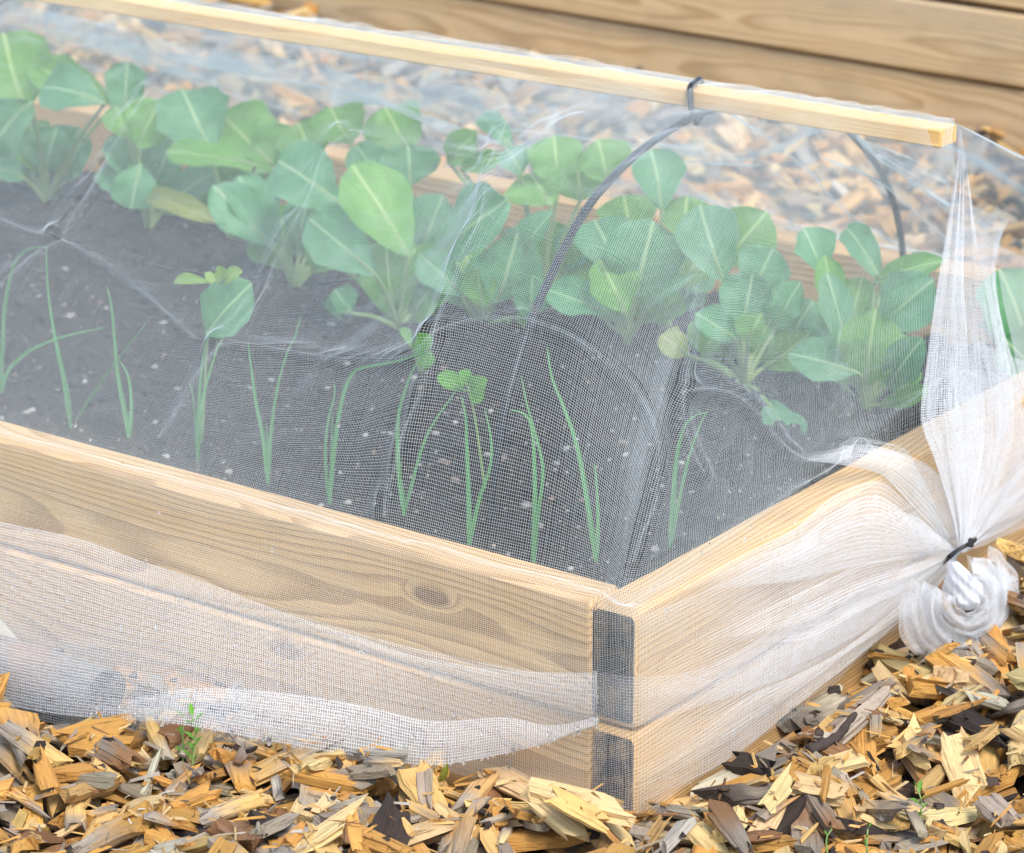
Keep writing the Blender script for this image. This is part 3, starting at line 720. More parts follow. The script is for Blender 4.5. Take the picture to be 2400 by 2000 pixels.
LE = [('at the left picture edge, one leaf bowed over to a net pinch', [[(0, 937), (6, 800), (12, 709), (34, 617), (68, 583), (108, 580)], [(-2, 930), (20, 870), (68, 823), (148, 789), (245, 768)]]),
      ('tall pair of leaves holding up the net pinch at left', [[(166, 1003), (149, 891), (126, 777), (112, 674), (108, 580)], [(167, 1000), (160, 930), (143, 846), (118, 740)], [(167, 999), (240, 891), (274, 844), (300, 810), (356, 741)]]),
      ('third leek from the left edge, thin and bent at its tip', [[(303, 1047), (290, 960), (275, 880), (268, 800), (262, 730), (255, 690), (248, 668)], [(304, 1047), (308, 950), (300, 880), (280, 845)]]),
      ('leek under the lime-topped seedling', [[z4((1080, 1110)), z4((1090, 800)), z4((1110, 560)), z4((1140, 430))], [z4((1085, 1100)), z4((1105, 800)), z4((1170, 560)), z4((1200, 480)), z4((1275, 360))], [z4((1078, 1100)), z4((1065, 860)), z4((1050, 740)), z4((1030, 690))]]),
      ('leek forking in a narrow V right of the lime-topped seedling', [[z4((1468, 1215)), z4((1440, 1000)), z4((1400, 800)), z4((1370, 580)), z4((1355, 465))], [z4((1468, 1215)), z4((1480, 1000)), z4((1510, 760)), z4((1560, 560)), z4((1620, 420)), z4((1648, 320))], [z4((1467, 1150)), z4((1462, 1000)), z4((1455, 910))]]),
      ('leek with a thick leaf bent sharply to the right under the net', [[z4((1803, 1340)), z4((1820, 1150)), z4((1850, 900)), z4((1890, 720)), z4((1940, 630)), z4((2000, 605)), z5((300, 598)), z5((420, 575)), z5((520, 540)), z5((600, 470))], [z4((1800, 1330)), z4((1780, 1100)), z4((1795, 900)), z4((1830, 760)), z4((1825, 680))], [z4((1806, 1300)), z4((1812, 1050)), z4((1820, 850))]]),
      ('leek standing beside the long net crease at centre', [[z5((460, 1415)), z5((430, 1150)), z5((425, 900)), z5((460, 750)), z5((510, 620)), z5((600, 480))], [z5((465, 1400)), z5((560, 1050)), z5((620, 920)), z5((700, 800)), z5((750, 730))], [z5((470, 1400)), z5((450, 1260)), z5((440, 1180))]]),
      ('leek just left of the foot of the hoop', [[z5((815, 1545)), z5((810, 1300)), z5((800, 1000)), z5((795, 880)), z5((770, 760))], [z5((822, 1540)), z5((870, 1330)), z5((930, 1150)), z5((935, 1000)), z5((900, 830))]]),
      ('leek with its tip hooked over to the left, just right of the hoop foot', [[z5((1168, 1633)), z5((1175, 1300)), z5((1165, 1000)), z5((1140, 890)), z5((1100, 855)), z5((1030, 843))], [z5((1172, 1633)), z5((1190, 1450)), z5((1220, 1200)), z5((1200, 1050)), z5((1130, 800)), z5((1100, 650))]]),
      ('long leek leaning left, second from the near end board', [[z5((1512, 1650)), z5((1450, 1270)), z5((1400, 1020)), z5((1330, 820)), z5((1270, 670)), z5((1240, 490))], [z5((1514, 1650)), z5((1520, 1450)), z5((1512, 1250)), z5((1500, 1130))]]),
      ('leek nearest the end board, both leaves arching right', [[z6((165, 1880)), z6((180, 1600)), z6((200, 1350)), z6((240, 1180)), z6((300, 1110)), z6((372, 1090))], [z6((170, 1880)), z6((205, 1600)), z6((270, 1320)), z6((340, 1130)), z6((372, 1075))]])]
for lab, leaves in LE:
    B = atz(*leaves[0][0], SZ); B[2] = soil_at(B[0], B[1])-.003
    pl = thing('leek_seedling', 'leek seedling: '+lab if False else (lab if lab.startswith(('leek', 'long', 'tall', 'third')) else 'leek '+lab), 'leek', B, 'leek seedlings in the front row')
    for q, pth in enumerate(leaves):
        P = [atx(px, py, B[0]+.004*q+.02*k/len(pth)*(1 if q % 2 else -1)) for k, (px, py) in enumerate(pth)]
        if q < 2: P[0] = B+V3(.001*q, .001*q, 0)
        v, f, lf = strand_leaf(P, (.0058, .0046, .0036)[min(q, 2)]*(.85 if len(leaves) > 2 else 1), unit(TOCAM+rng.normal(0, .25, 3)))
        me = mesh_np('leaf', v-B, f, True); attr(me, 'lf', lf); obj('leaf', me, M_leek, pl)
# lime-topped seedling and other small broad-leaved plants in the soil
def small_plant(name, label, cat, base, leaves, x, mat, stemtop=None, group=None):
    B = np.array(base); pl = thing(name, label, cat, B, group)
    if stemtop is not None:
        pth = spline([B]+[atx(*s, x) for s in stemtop], 12); vv, ff = tube(pth, np.linspace(.0016, .001, 12), 6); obj('stem', mesh_np('stem', vv-B, ff, True), M_stalk, pl)
        root = pth[-1]
    else: root = B
    for (b_, t_, w_, m_) in leaves:
        P0, P1 = atx(*b_, x), atx(*t_, x+rng.normal(0, .01)); wd = w_/px_size(P0)
        leaf_obj(pl, root if np.linalg.norm(root-P0) < .05 else P0+V3(0, 0, -.002), P0, P1, wd, unit(TOCAM+V3(0, 0, .4)+rng.normal(0, .2, 3)), m_, rs=.0011, cup=.3, stalk_mat=M_stalk)
    return pl
b_ = atx(472, 1010, .29); b_[2] = soil_at(b_[0], b_[1])
small_plant('seedling', 'seedling with lime-green top leaves and one large leaf rising among the leeks', 'seedling', b_, [
    (z4((1130, 430)), z4((1380, 150)), 128, M_cab), (z4((1160, 150)), z4((960, 140)), 30, M_seed), (z4((1200, 150)), z4((1180, 45)), 34, M_seed), (z4((1225, 160)), z4((1325, 85)), 42, M_seed), (z4((1190, 190)), z4((1130, 95)), 24, M_seed)],
    .29, M_seed, [z4((1120, 700)), z4((1140, 430)), z4((1200, 190))])
b_ = atx(*z5((900, 1000)), .36); b_[2] = soil_at(b_[0], b_[1])
small_plant('broad_leaf_weed', 'small broad-leaved weed at the foot of the net crease left of the hoop', 'weed', b_, [
    (z5((790, 740)), z5((650, 650)), 46, M_weed), (z5((800, 700)), z5((765, 632)), 40, M_weed), (z5((830, 760)), z5((910, 680)), 52, M_weed), (z5((820, 740)), z5((880, 800)), 36, M_weed)], .36, M_weed, [z5((850, 900)), z5((815, 740))])
b_ = atz(*z5((745, 1120)), SZ); b_[2] = soil_at(b_[0], b_[1])
small_plant('tiny_sprout', 'tiny two-leaved sprout on bare soil below the centre weed', 'sprout', b_, [(z5((742, 1100)), z5((695, 1090)), 9, M_weed), (z5((742, 1100)), z5((785, 1075)), 13, M_weed)], b_[0], M_weed)
b_ = atz(*z5((545, 640)), SZ); b_[2] = soil_at(b_[0], b_[1])
small_plant('broad_leaf_weed', 'young green weed behind the gathered net point left of centre', 'weed', b_, [
    (z5((500, 500)), z5((450, 390)), 26, M_weed), (z5((530, 540)), z5((610, 430)), 48, M_weed), (z5((560, 620)), z5((600, 520)), 40, M_weed)], b_[0], M_weed)
b_ = atz(*z4((1900, 400)), SZ); b_[2] = soil_at(b_[0], b_[1])
small_plant('cabbage_leaf', 'cupped pale fallen leaf on the soil left of centre', 'leaf', b_, [(z4((1850, 335)), z4((1830, 200)), 56, M_cab)], b_[0], M_cab)

# weeds sprouting from the chips
def chip_weed(label, px, h_px, n_l, big_=1.0):
    B = atz(px[0], px[1], -.20); s = px_size(B); pl = thing('weed_sprout', label, 'weed', B, 'small green weeds growing through the wood chips')
    top = atx(px[0]+rng.normal(0, 6), px[1]-h_px, B[0]+.004); pth = spline([B-V3(0, 0, .02), (B+top)/2+rng.normal(0, .002, 3), top], 10)
    vv, ff = tube(pth, np.linspace(.0013, .0007, 10), 6); obj('stem', mesh_np('stem', vv-B, ff, True), M_stalk, pl)
    for k in range(n_l):
        t = .15+.85*(k/(n_l-1)); P0 = pth[min(9, int(t*9))]; an = k*2.4+rng.uniform(-.4, .4); L = h_px/s*rng.uniform(.30, .46)*big_
        d = unit(V3(math.cos(an), math.sin(an), rng.uniform(.5, 1.3)))
        leaf_obj(pl, P0, P0+d*.001, P0+d*L, L*rng.uniform(.26, .36), unit(V3(-d[0], -d[1], 1.2)+TOCAM*.4), M_weed, stalk=False, cup=.4, bend=.1, peak=.5, tipr=.9, nu=7, nv=5)
chip_weed('bushiest green weed sprouting from the chips under the net hem at left', (447, 1770), 88, 12)
chip_weed('slender weed behind the bushiest one at the left net hem', (428, 1752), 70, 7)
chip_weed('tall single weed among chips at lower right', (2148, 1925), 78, 10)
chip_weed('tiny leafy sprout near the bottom edge, left of the pair at lower right', (1945, 1985), 42, 5)
chip_weed('small forked sprout at the bottom edge, right of the tiny one', (2038, 1995), 52, 6)
chip_weed('tiny bright sprout between orange chips at lower left', (487, 1842), 22, 3)

# ------------------------------------------------------------------ netting (every thread is real geometry)
PITCH = .0020; TR = .000105; FP, FR = .0024, .00020      # thread spacing and radius, single sheet and bunched folds
net = thing('insect_netting', 'fine white insect netting draped over the rail and tied at the end', 'netting', (0, 0, 0))
class Threads:
    def __init__(s): s.v, s.f, s.off = [], [], 0
    def add(s, P, nref, r):
        """P (T,n,3) thread paths, nref (T,n,3) surface normals; two-faced ridge section"""
        T, n = P.shape[:2]
        t = unit(np.gradient(P, axis=1)); a = unit(np.cross(t, nref)); h = unit(nref)
        r = np.asarray(r, float) if np.ndim(r) == 0 else np.asarray(r, float)[None, :, None] if np.ndim(r) == 1 else np.asarray(r, float)[..., None]
        v = np.stack([P-a*r, P+h*r, P+a*r], 2)           # T,n,3,3
        base = (np.arange(T)[:, None]*n+np.arange(n-1)[None])*3
        q = [np.stack([base+k, base+3+k, base+3+k+1, base+k+1], -1).reshape(-1, 4) for k in (0, 1)]
        s.v.append(v.reshape(-1, 3)); s.f.append(np.concatenate(q)+s.off); s.off += T*n*3
    def build(s, name, parent, label=None):
        me = mesh_np(name, np.concatenate(s.v), np.concatenate(s.f), True); o = obj(name, me, M_sheet if 'cover' in name else M_net, parent)
        if label: o['label'] = label
        return o
def normals(P):
    du = np.gradient(P, axis=0); dv = np.gradient(P, axis=1); n = unit(np.cross(du, dv))
    flip = ((n*(CAM-P)).sum(-1) < 0)
    return np.where(flip.mean() > .5, -n, n)
def weave(th, P, pitch=PITCH, r=TR, jit=.12, rows=slice(None), taper=.4, fade=None):
    """lay threads in both directions over the dense surface grid P (A,B,3)"""
    Nn = normals(P); A, B = P.shape[:2]
    for axis in (0, 1):
        Q, NQ = (P, Nn) if axis == 0 else (P.transpose(1, 0, 2), Nn.transpose(1, 0, 2))
        L = np.concatenate([[0], np.cumsum(np.linalg.norm(np.diff(Q, axis=0), axis=-1)[:, rows if axis == 0 else slice(None)].mean(1))])   # mean length across threads
        m = max(2, int(L[-1]/pitch)); q = (np.arange(m)+.5+rng.normal(0, jit, m)*.5)*L[-1]/m
        q = np.clip(q, 0, L[-1]*.9999); i = np.clip(np.searchsorted(L, q, side='right')-1, 0, len(L)-2)
        f = ((q-L[i])/np.maximum(L[i+1]-L[i], 1e-9))[:, None, None]
        Lj = np.linalg.norm(np.diff(Q, axis=0), axis=-1).sum(0)             # how far the threads spread at each point along them
        rr = np.broadcast_to((r*np.clip(Lj/np.median(Lj), taper, 1.1))[None], (m, Q.shape[1])).copy()
        if fade is not None: rr *= (np.interp(i+f[:, 0, 0], np.arange(A), fade)[:, None] if axis == 0 else fade[None])
        th.add(Q[i]*(1-f)+Q[i+1]*f, NQ[i]*(1-f)+NQ[i+1]*f, rr)
def seg_dist(X, Y, poly):
    d = np.full(X.shape, 1e9)
    for (x0, y0), (x1, y1) in zip(poly[:-1], poly[1:]):
        L2 = (x1-x0)**2+(y1-y0)**2+1e-9; t = np.clip(((X-x0)*(x1-x0)+(Y-y0)*(y1-y0))/L2, 0, 1)
        d = np.minimum(d, np.hypot(X-x0-t*(x1-x0), Y-y0-t*(y1-y0)))
    return d
vw = lambda *p: [(x/.875, y/.875) for x, y in p]          # photograph read-off at 2100 px width
def crease(P, lines):
    Nn = normals(P); x, y = proj(P.reshape(-1, 3)); x = x.reshape(P.shape[:2]); y = y.reshape(P.shape[:2])
    out = P.copy()
    for pts, h, w in lines:
        sp_ = spline(np.array(pts, float), 24); d = seg_dist(x, y, sp_.tolist())
        out += Nn*(h*np.exp(-(d/w)**2)*np.clip((np.abs(d) < 4*w), 0, 1))[..., None]
    return out
K = V3(.516, -.045, -.094)                                 # where the netting is tied
hoop_s = np.array([0, .03, .068, .108, .15, .187, .292, .443, .60, .79, .95, 1.0]); hoop_b = np.array([.0, .024, .062, .094, .112, .124, .131, .126, .098, .048, .006, .0])
back_s = np.array([0, .2, .45, .62, .76, .86, 1.0]); back_b = np.array([0, .026, .070, .070, .050, .016, 0])
cols_ = []
yB = [1.75, 1.5, 1.3, 1.1, .95, .8, .7, .6, .52, .44, .36, .28, .2, .12, .05]
yT = [1.75, 1.5, 1.32, 1.13, .99, .86, .77, .68, .60, .52, .45, .385, .32, .27, .23]
wt_ = [.7, .6, .45, .30, .24, .20, .20, .24, .32, .42, .60, .85, 1.04, .80, .55]
for a_, b_, c_ in zip(yB, yT, wt_): cols_.append(((0, a_, 0), (.567, b_, .3235), c_))
cols_.append(((-.001, -.001, 0), (.567, .20, .3235), .40))
for x_, b_, c_ in ((.08, .175, .30), (.17, .15, .18), (.26, .125, .05), (.34, .10, -.06), (.42, .075, -.10), (.48, .05, -.05)):
    cols_.append(((x_, -.001, 0), (.567, b_, .3235), c_))
HEM_F = [(1.75, -.15), (.62, -.146), (.56, -.142), (.50, -.118), (.39, -.082), (.30, -.045), (.215, -.018), (.1, -.007), (0, -.004)]
HEM_E = [(1495, 1908), (1600, 1845), (1700, 1785), (1800, 1710), (1900, 1630), (2000, 1545), (2060, 1490), (2130, 1440), (2200, 1370), (2240, 1310)]
ctrl = []
TT = np.array([0, .03, .068, .108, .15, .2, .3, .42, .55, .68, .82, .93, 1])
for (B_, T_, wgt) in cols_:
    B_, T_ = np.array(B_), np.array(T_); c = []
    front = B_[1] > .001
    if front:
        y = B_[1]; hx = np.interp(-y, [-p[0] for p in HEM_F], [p[1] for p in HEM_F])
        lw = np.clip((y-.5)/.08, 0, 1)                      # over the log
        lo_ = [(hx+.012, -.216), (LX-LR-.004, -.188), (LX-.012, LZ+LR+.004), (-.072, -.148), (-.030, -.095), (-.010, -.045)]
        hm = [(hx, -.204), (hx*.96, -.190), (hx*.80, -.160), (hx*.58, -.125), (hx*.32-.004, -.085), (hx*.10-.004, -.042)]
        for (x0, z0), (x1, z1) in zip(hm, lo_): c.append((x0+(x1-x0)*lw, y, z0+(z1-z0)*lw))
        c.append((-.0055, y, -.002)); c.append((.002, y, .0055))
    else:
        x = B_[0]; px, _ = proj((x, 0, -.1)); pz = np.interp(px, [p[0] for p in HEM_E], [p[1] for p in HEM_E])
        hz = aty(px, pz, -.006)[2]; k = np.clip((x-.1)/.45, 0, 1)
        for t in (0, .12, .3, .5, .72, .9): c.append((x, -.0065-.020*k*math.sin(math.pi*min(1, t+.1)), hz*(1-t)+(-.004)*t))
        c.append((x, -.0055, -.001)); c.append((x, .002, .0055))
    B2 = np.array([.012, B_[1], .006]) if front else np.array([B_[0], .014+.03*np.clip((B_[0]-.1)/.3, 0, 1), .004])
    for t in TT:
        p = B2+(T_-B2)*t; s_ = t
        bz = (np.interp(s_, hoop_s, hoop_b)*max(wgt-.35, 0)/.65+.13*math.sin(math.pi*s_**.8)*min(max(wgt, -.35), .35)) if wgt < 1 else np.interp(s_, hoop_s, hoop_b)*wgt
        p = p+V3(0, 0, bz)
        if not front: p = p+V3(0, .06*math.sin(math.pi*t)*np.clip(B_[0]/.3, 0, 1)*(1-t), 0)
        c.append(tuple(p))
    c.append((.575, T_[1], .3245)); c.append((.598, T_[1]+.004, .3245))
    ctrl.append(c)
ctrl = np.array(ctrl)                                       # columns x rows x 3
# last column gathers to the knot below and the rail end above
last = ctrl[-1].copy(); nR = len(last)
for r_ in range(nR):
    t = r_/(nR-1)
    last[r_] = spline([tuple(K+V3(-.006, -.002, -.008)), (.53, -.04, -.02), (.555, -.022, .08), (.575, .0, .2), (.578, .018, .315), (.592, .022, .3245)], nR)[r_]
last[:9] = K+np.linspace(0, 1, 9)[:, None]*V3(.002, 0, .012)+V3(-.01, 0, -.012)
ctrl = np.concatenate([ctrl, last[None]])
dense = spline(ctrl, 240); dense = spline(dense.transpose(1, 0, 2), 126).transpose(1, 0, 2)
CRE = [
    (vw((300, 190), (262, 255), (215, 340), (165, 420), (118, 488)), .014, 13), (vw((118, 488), (60, 535), (0, 590)), .010, 12), (vw((118, 488), (200, 530), (290, 600), (400, 695)), .009, 13), (vw((112, 490), (0, 455)), .008, 12),
    (vw((700, 275), (655, 330), (640, 400), (600, 470), (560, 560), (520, 640), (450, 705)), .011, 14), (vw((700, 275), (760, 300), (860, 310), (960, 320), (1010, 330)), .009, 12),
    (vw((450, 705), (550, 715), (680, 738), (800, 738), (850, 725), (890, 690)), .013, 13), (vw((450, 705), (410, 770), (370, 850), (330, 900)), .009, 13),
    (vw((1040, 250), (1010, 330), (990, 440), (950, 520), (910, 630), (888, 690), (890, 750), (860, 800), (835, 900), (800, 1000), (780, 1050)), .014, 13),
    (vw((888, 690), (930, 665), (1010, 655), (1075, 655)), .012, 12), (vw((1075, 655), (1150, 670), (1230, 730), (1300, 795), (1340, 860), (1350, 960), (1330, 1060), (1300, 1150)), .009, 14),
    (vw((1418, 620), (1412, 700), (1400, 780), (1392, 830), (1405, 900), (1440, 975)), .013, 13), (vw((1395, 800), (1460, 795), (1520, 815), (1560, 870), (1610, 925), (1650, 950), (1710, 935), (1780, 912), (1850, 925)), .018, 15),
    (vw((960, 170), (1050, 165), (1010, 330)), .006, 14), (vw((330, 110), (560, 170), (760, 160), (900, 210), (1100, 250)), .006, 16),
    (vw((100, 1000), (160, 1075), (230, 1050), (300, 1035), (420, 1070)), .007, 12), (vw((1340, 1230), (1420, 1200), (1530, 1180), (1640, 1110)), .005, 12)]
dense = crease(dense, [(p_, h_*.55, w_*1.45) for p_, h_, w_ in CRE])
dense += normals(dense)*(np.abs(spline(spline(rng.normal(0, .0022, (50, 26)), 240).T, 126).T))[..., None]
def pinch(th, P, lines, half=.0042):
    """narrow doubled folds standing on the sheet P along picture lines"""
    x, y = proj(P.reshape(-1, 3)); Nn = normals(P).reshape(-1, 3); Q = P.reshape(-1, 3)
    for pts, h, w in lines:
        sp_ = spline(np.array(pts, float), max(12, int(np.linalg.norm(np.diff(np.array(pts), axis=0), axis=1).sum()/14)))
        idx = [int(np.argmin((x-a_)**2+(y-b_)**2+1e6*((Q-CAM)@CF > 4.2))) for a_, b_ in sp_]
        path = Q[idx]; nn = Nn[idx]
        for _ in range(14): path[1:-1] = (path[:-2]+2*path[1:-1]+path[2:])/4; nn[1:-1] = (nn[:-2]+nn[1:-1]+nn[2:])/3
        T = unit(np.gradient(path, axis=0)); sd_ = unit(np.cross(T, nn)); n = len(path)
        tp_ = np.sin(math.pi*np.linspace(.04, .96, n))**.5
        wv = half*tp_*(1+.35*np.sin(np.linspace(0, n*.35, n)+len(pts)))
        sec = np.linspace(-1, 1, 11)
        Pg = path[:, None]+sd_[:, None]*(sec[None]*wv[:, None])[..., None]+nn[:, None]*((1-np.abs(sec))[None]*(h*.35)*tp_[:, None])[..., None]
        Pg = Pg+rng.normal(0, .0002, (1, 11, 1))
        for q_ in range(11): th.add(Pg[:, q_][None], nn[None], TR*(.15+.5*math.exp(-(sec[q_]/.42)**2))*(.4+.6*tp_))
th = Threads(); weave(th, dense, rows=slice(70, 110)); pinch(th, dense, CRE[:-2], .0062); th.build('cover', net, 'front sheet of netting from hem to ridge')

# back sheet: ridge to far side board and down
cb = []
for y, wgt in zip([1.9, 1.6, 1.35, 1.15, .95, .8, .65, .5, .36, .22, .10, .0, -.03], [.7, .75, .7, .6, .62, .6, .7, .8, 1.0, .75, .5, .3, .2]):
    c = [(.60, max(y, .03)+.004, .3245), (.612, max(y, .03)+.006, .318)]
    for t in np.linspace(.08, 1, 9):
        p = V3(.612, max(y, .03), .318)*(1-t)+V3(W+.004, y, .004)*t
        bz = np.interp(t, back_s, back_b)*wgt+.008*math.sin(y*23+t*5)*math.sin(math.pi*t)
        c.append(tuple(p+V3(0, 0, bz)))
    c += [(W+.012, y, -.06), (W+.03, y, -.14), (W+.06, y, -.19)]
    cb.append(c)
db = spline(np.array(cb), 110); db = spline(db.transpose(1, 0, 2), 50).transpose(1, 0, 2)
db = crease(db, [(vw((0, 90), (200, 110), (420, 185), (620, 240)), .02, 22), (vw((140, 30), (330, 90), (560, 130), (760, 170), (980, 240)), .018, 20), (vw((700, 130), (850, 180), (1000, 250), (1180, 320), (1350, 300), (1560, 310)), .02, 20),
                 (vw((1500, 200), (1640, 300), (1760, 420), (1900, 500)), .016, 18), (vw((1700, 300), (1800, 340), (1900, 420), (1960, 470)), .018, 16), (vw((1450, 380), (1600, 450), (1750, 500), (1900, 520)), .016, 16), (vw((1780, 270), (1880, 350), (1960, 400)), .018, 14)])
thb = Threads(); weave(thb, db, .0022, .00013); dbx, dby = proj(db.reshape(-1, 3)); dbq = db.reshape(-1, 3)
def on_rear(pts, n_):
    sp_ = spline(np.array(pts, float), n_); P = np.array([dbq[int(np.argmin((dbx-a_)**2+(dby-b_)**2+1e7*(dbq[:, 2] < -.02)))] for a_, b_ in sp_])
    P = np.array([CAM+ray(a_, b_)*((p_-CAM)@CF) for (a_, b_), p_ in zip(sp_, P)])
    for _ in range(6): P[1:-1] = (P[:-2]+2*P[1:-1]+P[2:])/4
    return P
zc = lambda o, *p: [(o[0]+x/2.3333, o[1]+y/2.3333) for x, y in p]
RF = [(zc((0, 0), (-60, 30), (500, 130), (870, 330), (1300, 500), (1640, 600)), zc((0, 0), (-60, 200), (500, 290), (870, 400), (1200, 530), (1640, 650))),
      (zc((0, 0), (60, 20), (500, 110), (900, 230), (1400, 300), (1800, 360), (2000, 450)), zc((0, 0), (60, 80), (500, 190), (900, 330), (1400, 420), (1750, 560), (2050, 560))),
      (zc((0, 0), (250, 150), (600, 200), (1000, 300), (1500, 340)), zc((0, 0), (250, 200), (600, 290), (1000, 420), (1500, 560))),
      (zc((750, 0), (150, 420), (500, 470), (920, 490), (1180, 690)), zc((750, 0), (60, 600), (450, 580), (830, 690), (1100, 720))),
      (zc((750, 0), (850, 690), (1300, 730), (1700, 790), (2100, 780)), zc((750, 0), (900, 720), (1300, 780), (1700, 860), (2100, 850))),
      (zc((1500, 0), (0, 760), (450, 840), (700, 810), (950, 700)), zc((1500, 0), (0, 800), (450, 890), (720, 850), (980, 715))),
      (zc((1500, 0), (1200, 760), (1450, 850), (1690, 980)), zc((1500, 0), (1230, 790), (1450, 930), (1690, 1060))),
      (zc((1500, 0), (1300, 840), (1500, 960), (1690, 1110)), zc((1500, 0), (1280, 860), (1490, 1010), (1690, 1170))),
      (zc((1500, 0), (180, 960), (380, 1070), (700, 1180), (1100, 1290), (1650, 1390)), zc((1500, 0), (190, 1010), (250, 1130), (700, 1230), (1100, 1320), (1650, 1410)))]
for u_, l_ in RF:
    Ua, La = on_rear(u_, 44), on_rear(l_, 44); t = np.linspace(0, 1, 12)[None, :, None]
    Pg = Ua[:, None]*(1-t)+La[:, None]*t; Pg = Pg-CF*(.004+.006*np.sin(t*math.pi))+CF*.004*np.sin(t*9+np.linspace(0, 6, 44)[:, None, None])
    weave(thb, Pg, .0019, .00013)
thb.build('rear_cover', net, 'far side of the netting seen through the front sheet')

# extra folds, each a ruled strip between two lines read off the photograph
def strip(th, up, lo, yu, yl, na, nb, bulge=.004, pleat=0, npl=3, pitch=FP, r=FR, plane='y', fade=0):
    fn = aty if plane == 'y' else atx; na, nb = int(na*.75)+2, int(nb*.75)+2
    yu = np.broadcast_to(np.asarray(yu, float), (len(up),)) if np.ndim(yu) == 0 or len(yu) == len(up) else np.interp(np.linspace(0, 1, len(up)), np.linspace(0, 1, len(yu)), yu)
    yl = np.broadcast_to(np.asarray(yl, float), (len(lo),)) if np.ndim(yl) == 0 or len(yl) == len(lo) else np.interp(np.linspace(0, 1, len(lo)), np.linspace(0, 1, len(yl)), yl)
    Uc = spline(np.array([fn(p[0], p[1], q) for p, q in zip(up, yu)]), na); Lc = spline(np.array([fn(p[0], p[1], q) for p, q in zip(lo, yl)]), na)
    t = np.linspace(0, 1, nb)[None, :, None]
    P = Uc[:, None]*(1-t)+Lc[:, None]*t
    out = unit(TOCAM*V3(1, 1, .3))
    P = P+out*(bulge*np.sin(math.pi*t)+(pleat*np.sin(t*npl*2*math.pi+np.linspace(0, 1.5, na)[:, None, None]) if pleat else 0))
    P = P+out*(spline(spline(rng.normal(0, .0008, (10, 6)), na).T, nb).T)[..., None]
    weave(th, P, pitch, r, taper=.3, fade=np.clip(.12+np.linspace(0, 1, na)/fade, 0, 1) if fade else None); return P
te = Threads()
KP = (2249, 1292)
# end board: upper white sheet, broad middle band, lower band
strip(te, [(1600, 1376), (1750, 1296), (1860, 1241), (1942, 1169), (2013, 1134), (2063, 1128), (2101, 1153), (2145, 1197), (2189, 1246), KP], [(1600, 1384), (1750, 1376), (1882, 1361), (1980, 1336), (2079, 1318), (2178, 1304), KP], [-.008, -.02, -.034, -.045], [-.010, -.02, -.034, -.045], 70, 40, r=.00018, fade=.4)
strip(te, [(1660, 1354), (1760, 1310), (1870, 1265), (1955, 1200), (2050, 1160), (2130, 1210), KP], [(1660, 1362), (1760, 1370), (1900, 1350), (2080, 1312), KP], [-.011, -.024, -.04, -.046], [-.013, -.024, -.04, -.046], 60, 30, r=.00018, fade=.4)
mid_u = [(1400, 1574), (1500, 1586), (1620, 1572), (1740, 1520), (1880, 1430), (2000, 1370), (2120, 1330), KP]
mid_l = [(1400, 1690), (1450, 1702), (1500, 1702), (1650, 1652), (1850, 1585), (2000, 1500), (2110, 1420), (2200, 1335), KP]
strip(te, mid_u, mid_l, [-.008, -.010, -.024, -.045], [-.009, -.014, -.026, -.045], 90, 40, r=.00018, fade=.4)
strip(te, [(x, y+18) for x, y in mid_u[1:-1]]+[KP], [(x, y-6) for x, y in mid_l[2:-1]]+[KP], [-.011, -.014, -.03, -.047], [-.012, -.018, -.032, -.047], 80, 32, r=.00018, fade=.4)
strip(te, [(1760, 1560), (1900, 1460), (2040, 1390), (2150, 1340), KP], [(1760, 1610), (1900, 1545), (2040, 1470), (2150, 1390), KP], [-.02, -.03, -.047], [-.022, -.032, -.047], 60, 26, r=.00018, fade=.4)
strip(te, [(1496, 1795), (1560, 1770), (1660, 1700), (1760, 1628), (1870, 1580), (2000, 1505), (2130, 1400), KP], [(1496, 1850), (1600, 1800), (1700, 1740), (1800, 1672), (1900, 1598), (2000, 1520), (2130, 1432), KP], [-.010, -.016, -.028, -.045], [-.010, -.018, -.03, -.045], 80, 26, r=.00018, fade=.4)
# tongue of netting sagging over the end board
ton_u = [(1890, 1062), (1935, 1056), (1997, 1043), (2035, 1043), (2090, 1054), (2145, 1073), (2189, 1101), (2220, 1150), KP]
ton_l = [(1890, 1078), (1980, 1092), (2057, 1109), (2101, 1147), (2145, 1197), (2200, 1250), KP]
strip(te, ton_u, ton_l, [.03, .02, 0, -.02, -.045], [.02, .01, -.01, -.03, -.045], 60, 30, .006, r=.00018, fade=.4)
strip(te, [(x+4, y+8) for x, y in ton_u[:-1]]+[KP], ton_l, [.025, .015, -.005, -.025, -.046], [.015, .005, -.015, -.034, -.046], 60, 26, .008, r=.00018, fade=.4)
# thin general layers over the end board, growing denser towards the tie
for q in range(2):
    strip(te, [(1501, 1446), (1700, 1362), (1850, 1290), (2000, 1215), (2120, 1200), (2200, 1250), KP], [(1500, 1885), (1700, 1785), (1850, 1668), (2000, 1548), (2110, 1455), (2200, 1372), KP], [-.012-.004*q, -.018, -.03, -.046], [-.012-.004*q, -.02, -.032, -.046], 80, 60, .006, .002, 3, r=.00012, fade=.4)
strip(te, [(1660, 1490), (1850, 1400), (2000, 1330), (2130, 1300), KP], [(1660, 1500), (1880, 1500), (2020, 1430), (2140, 1370), KP], [-.018, -.03, -.047], [-.02, -.034, -.047], 60, 34, .006, .002, 2, r=.00016, fade=.4)
te.build('end_folds', net, 'white overlapping folds across the end board')
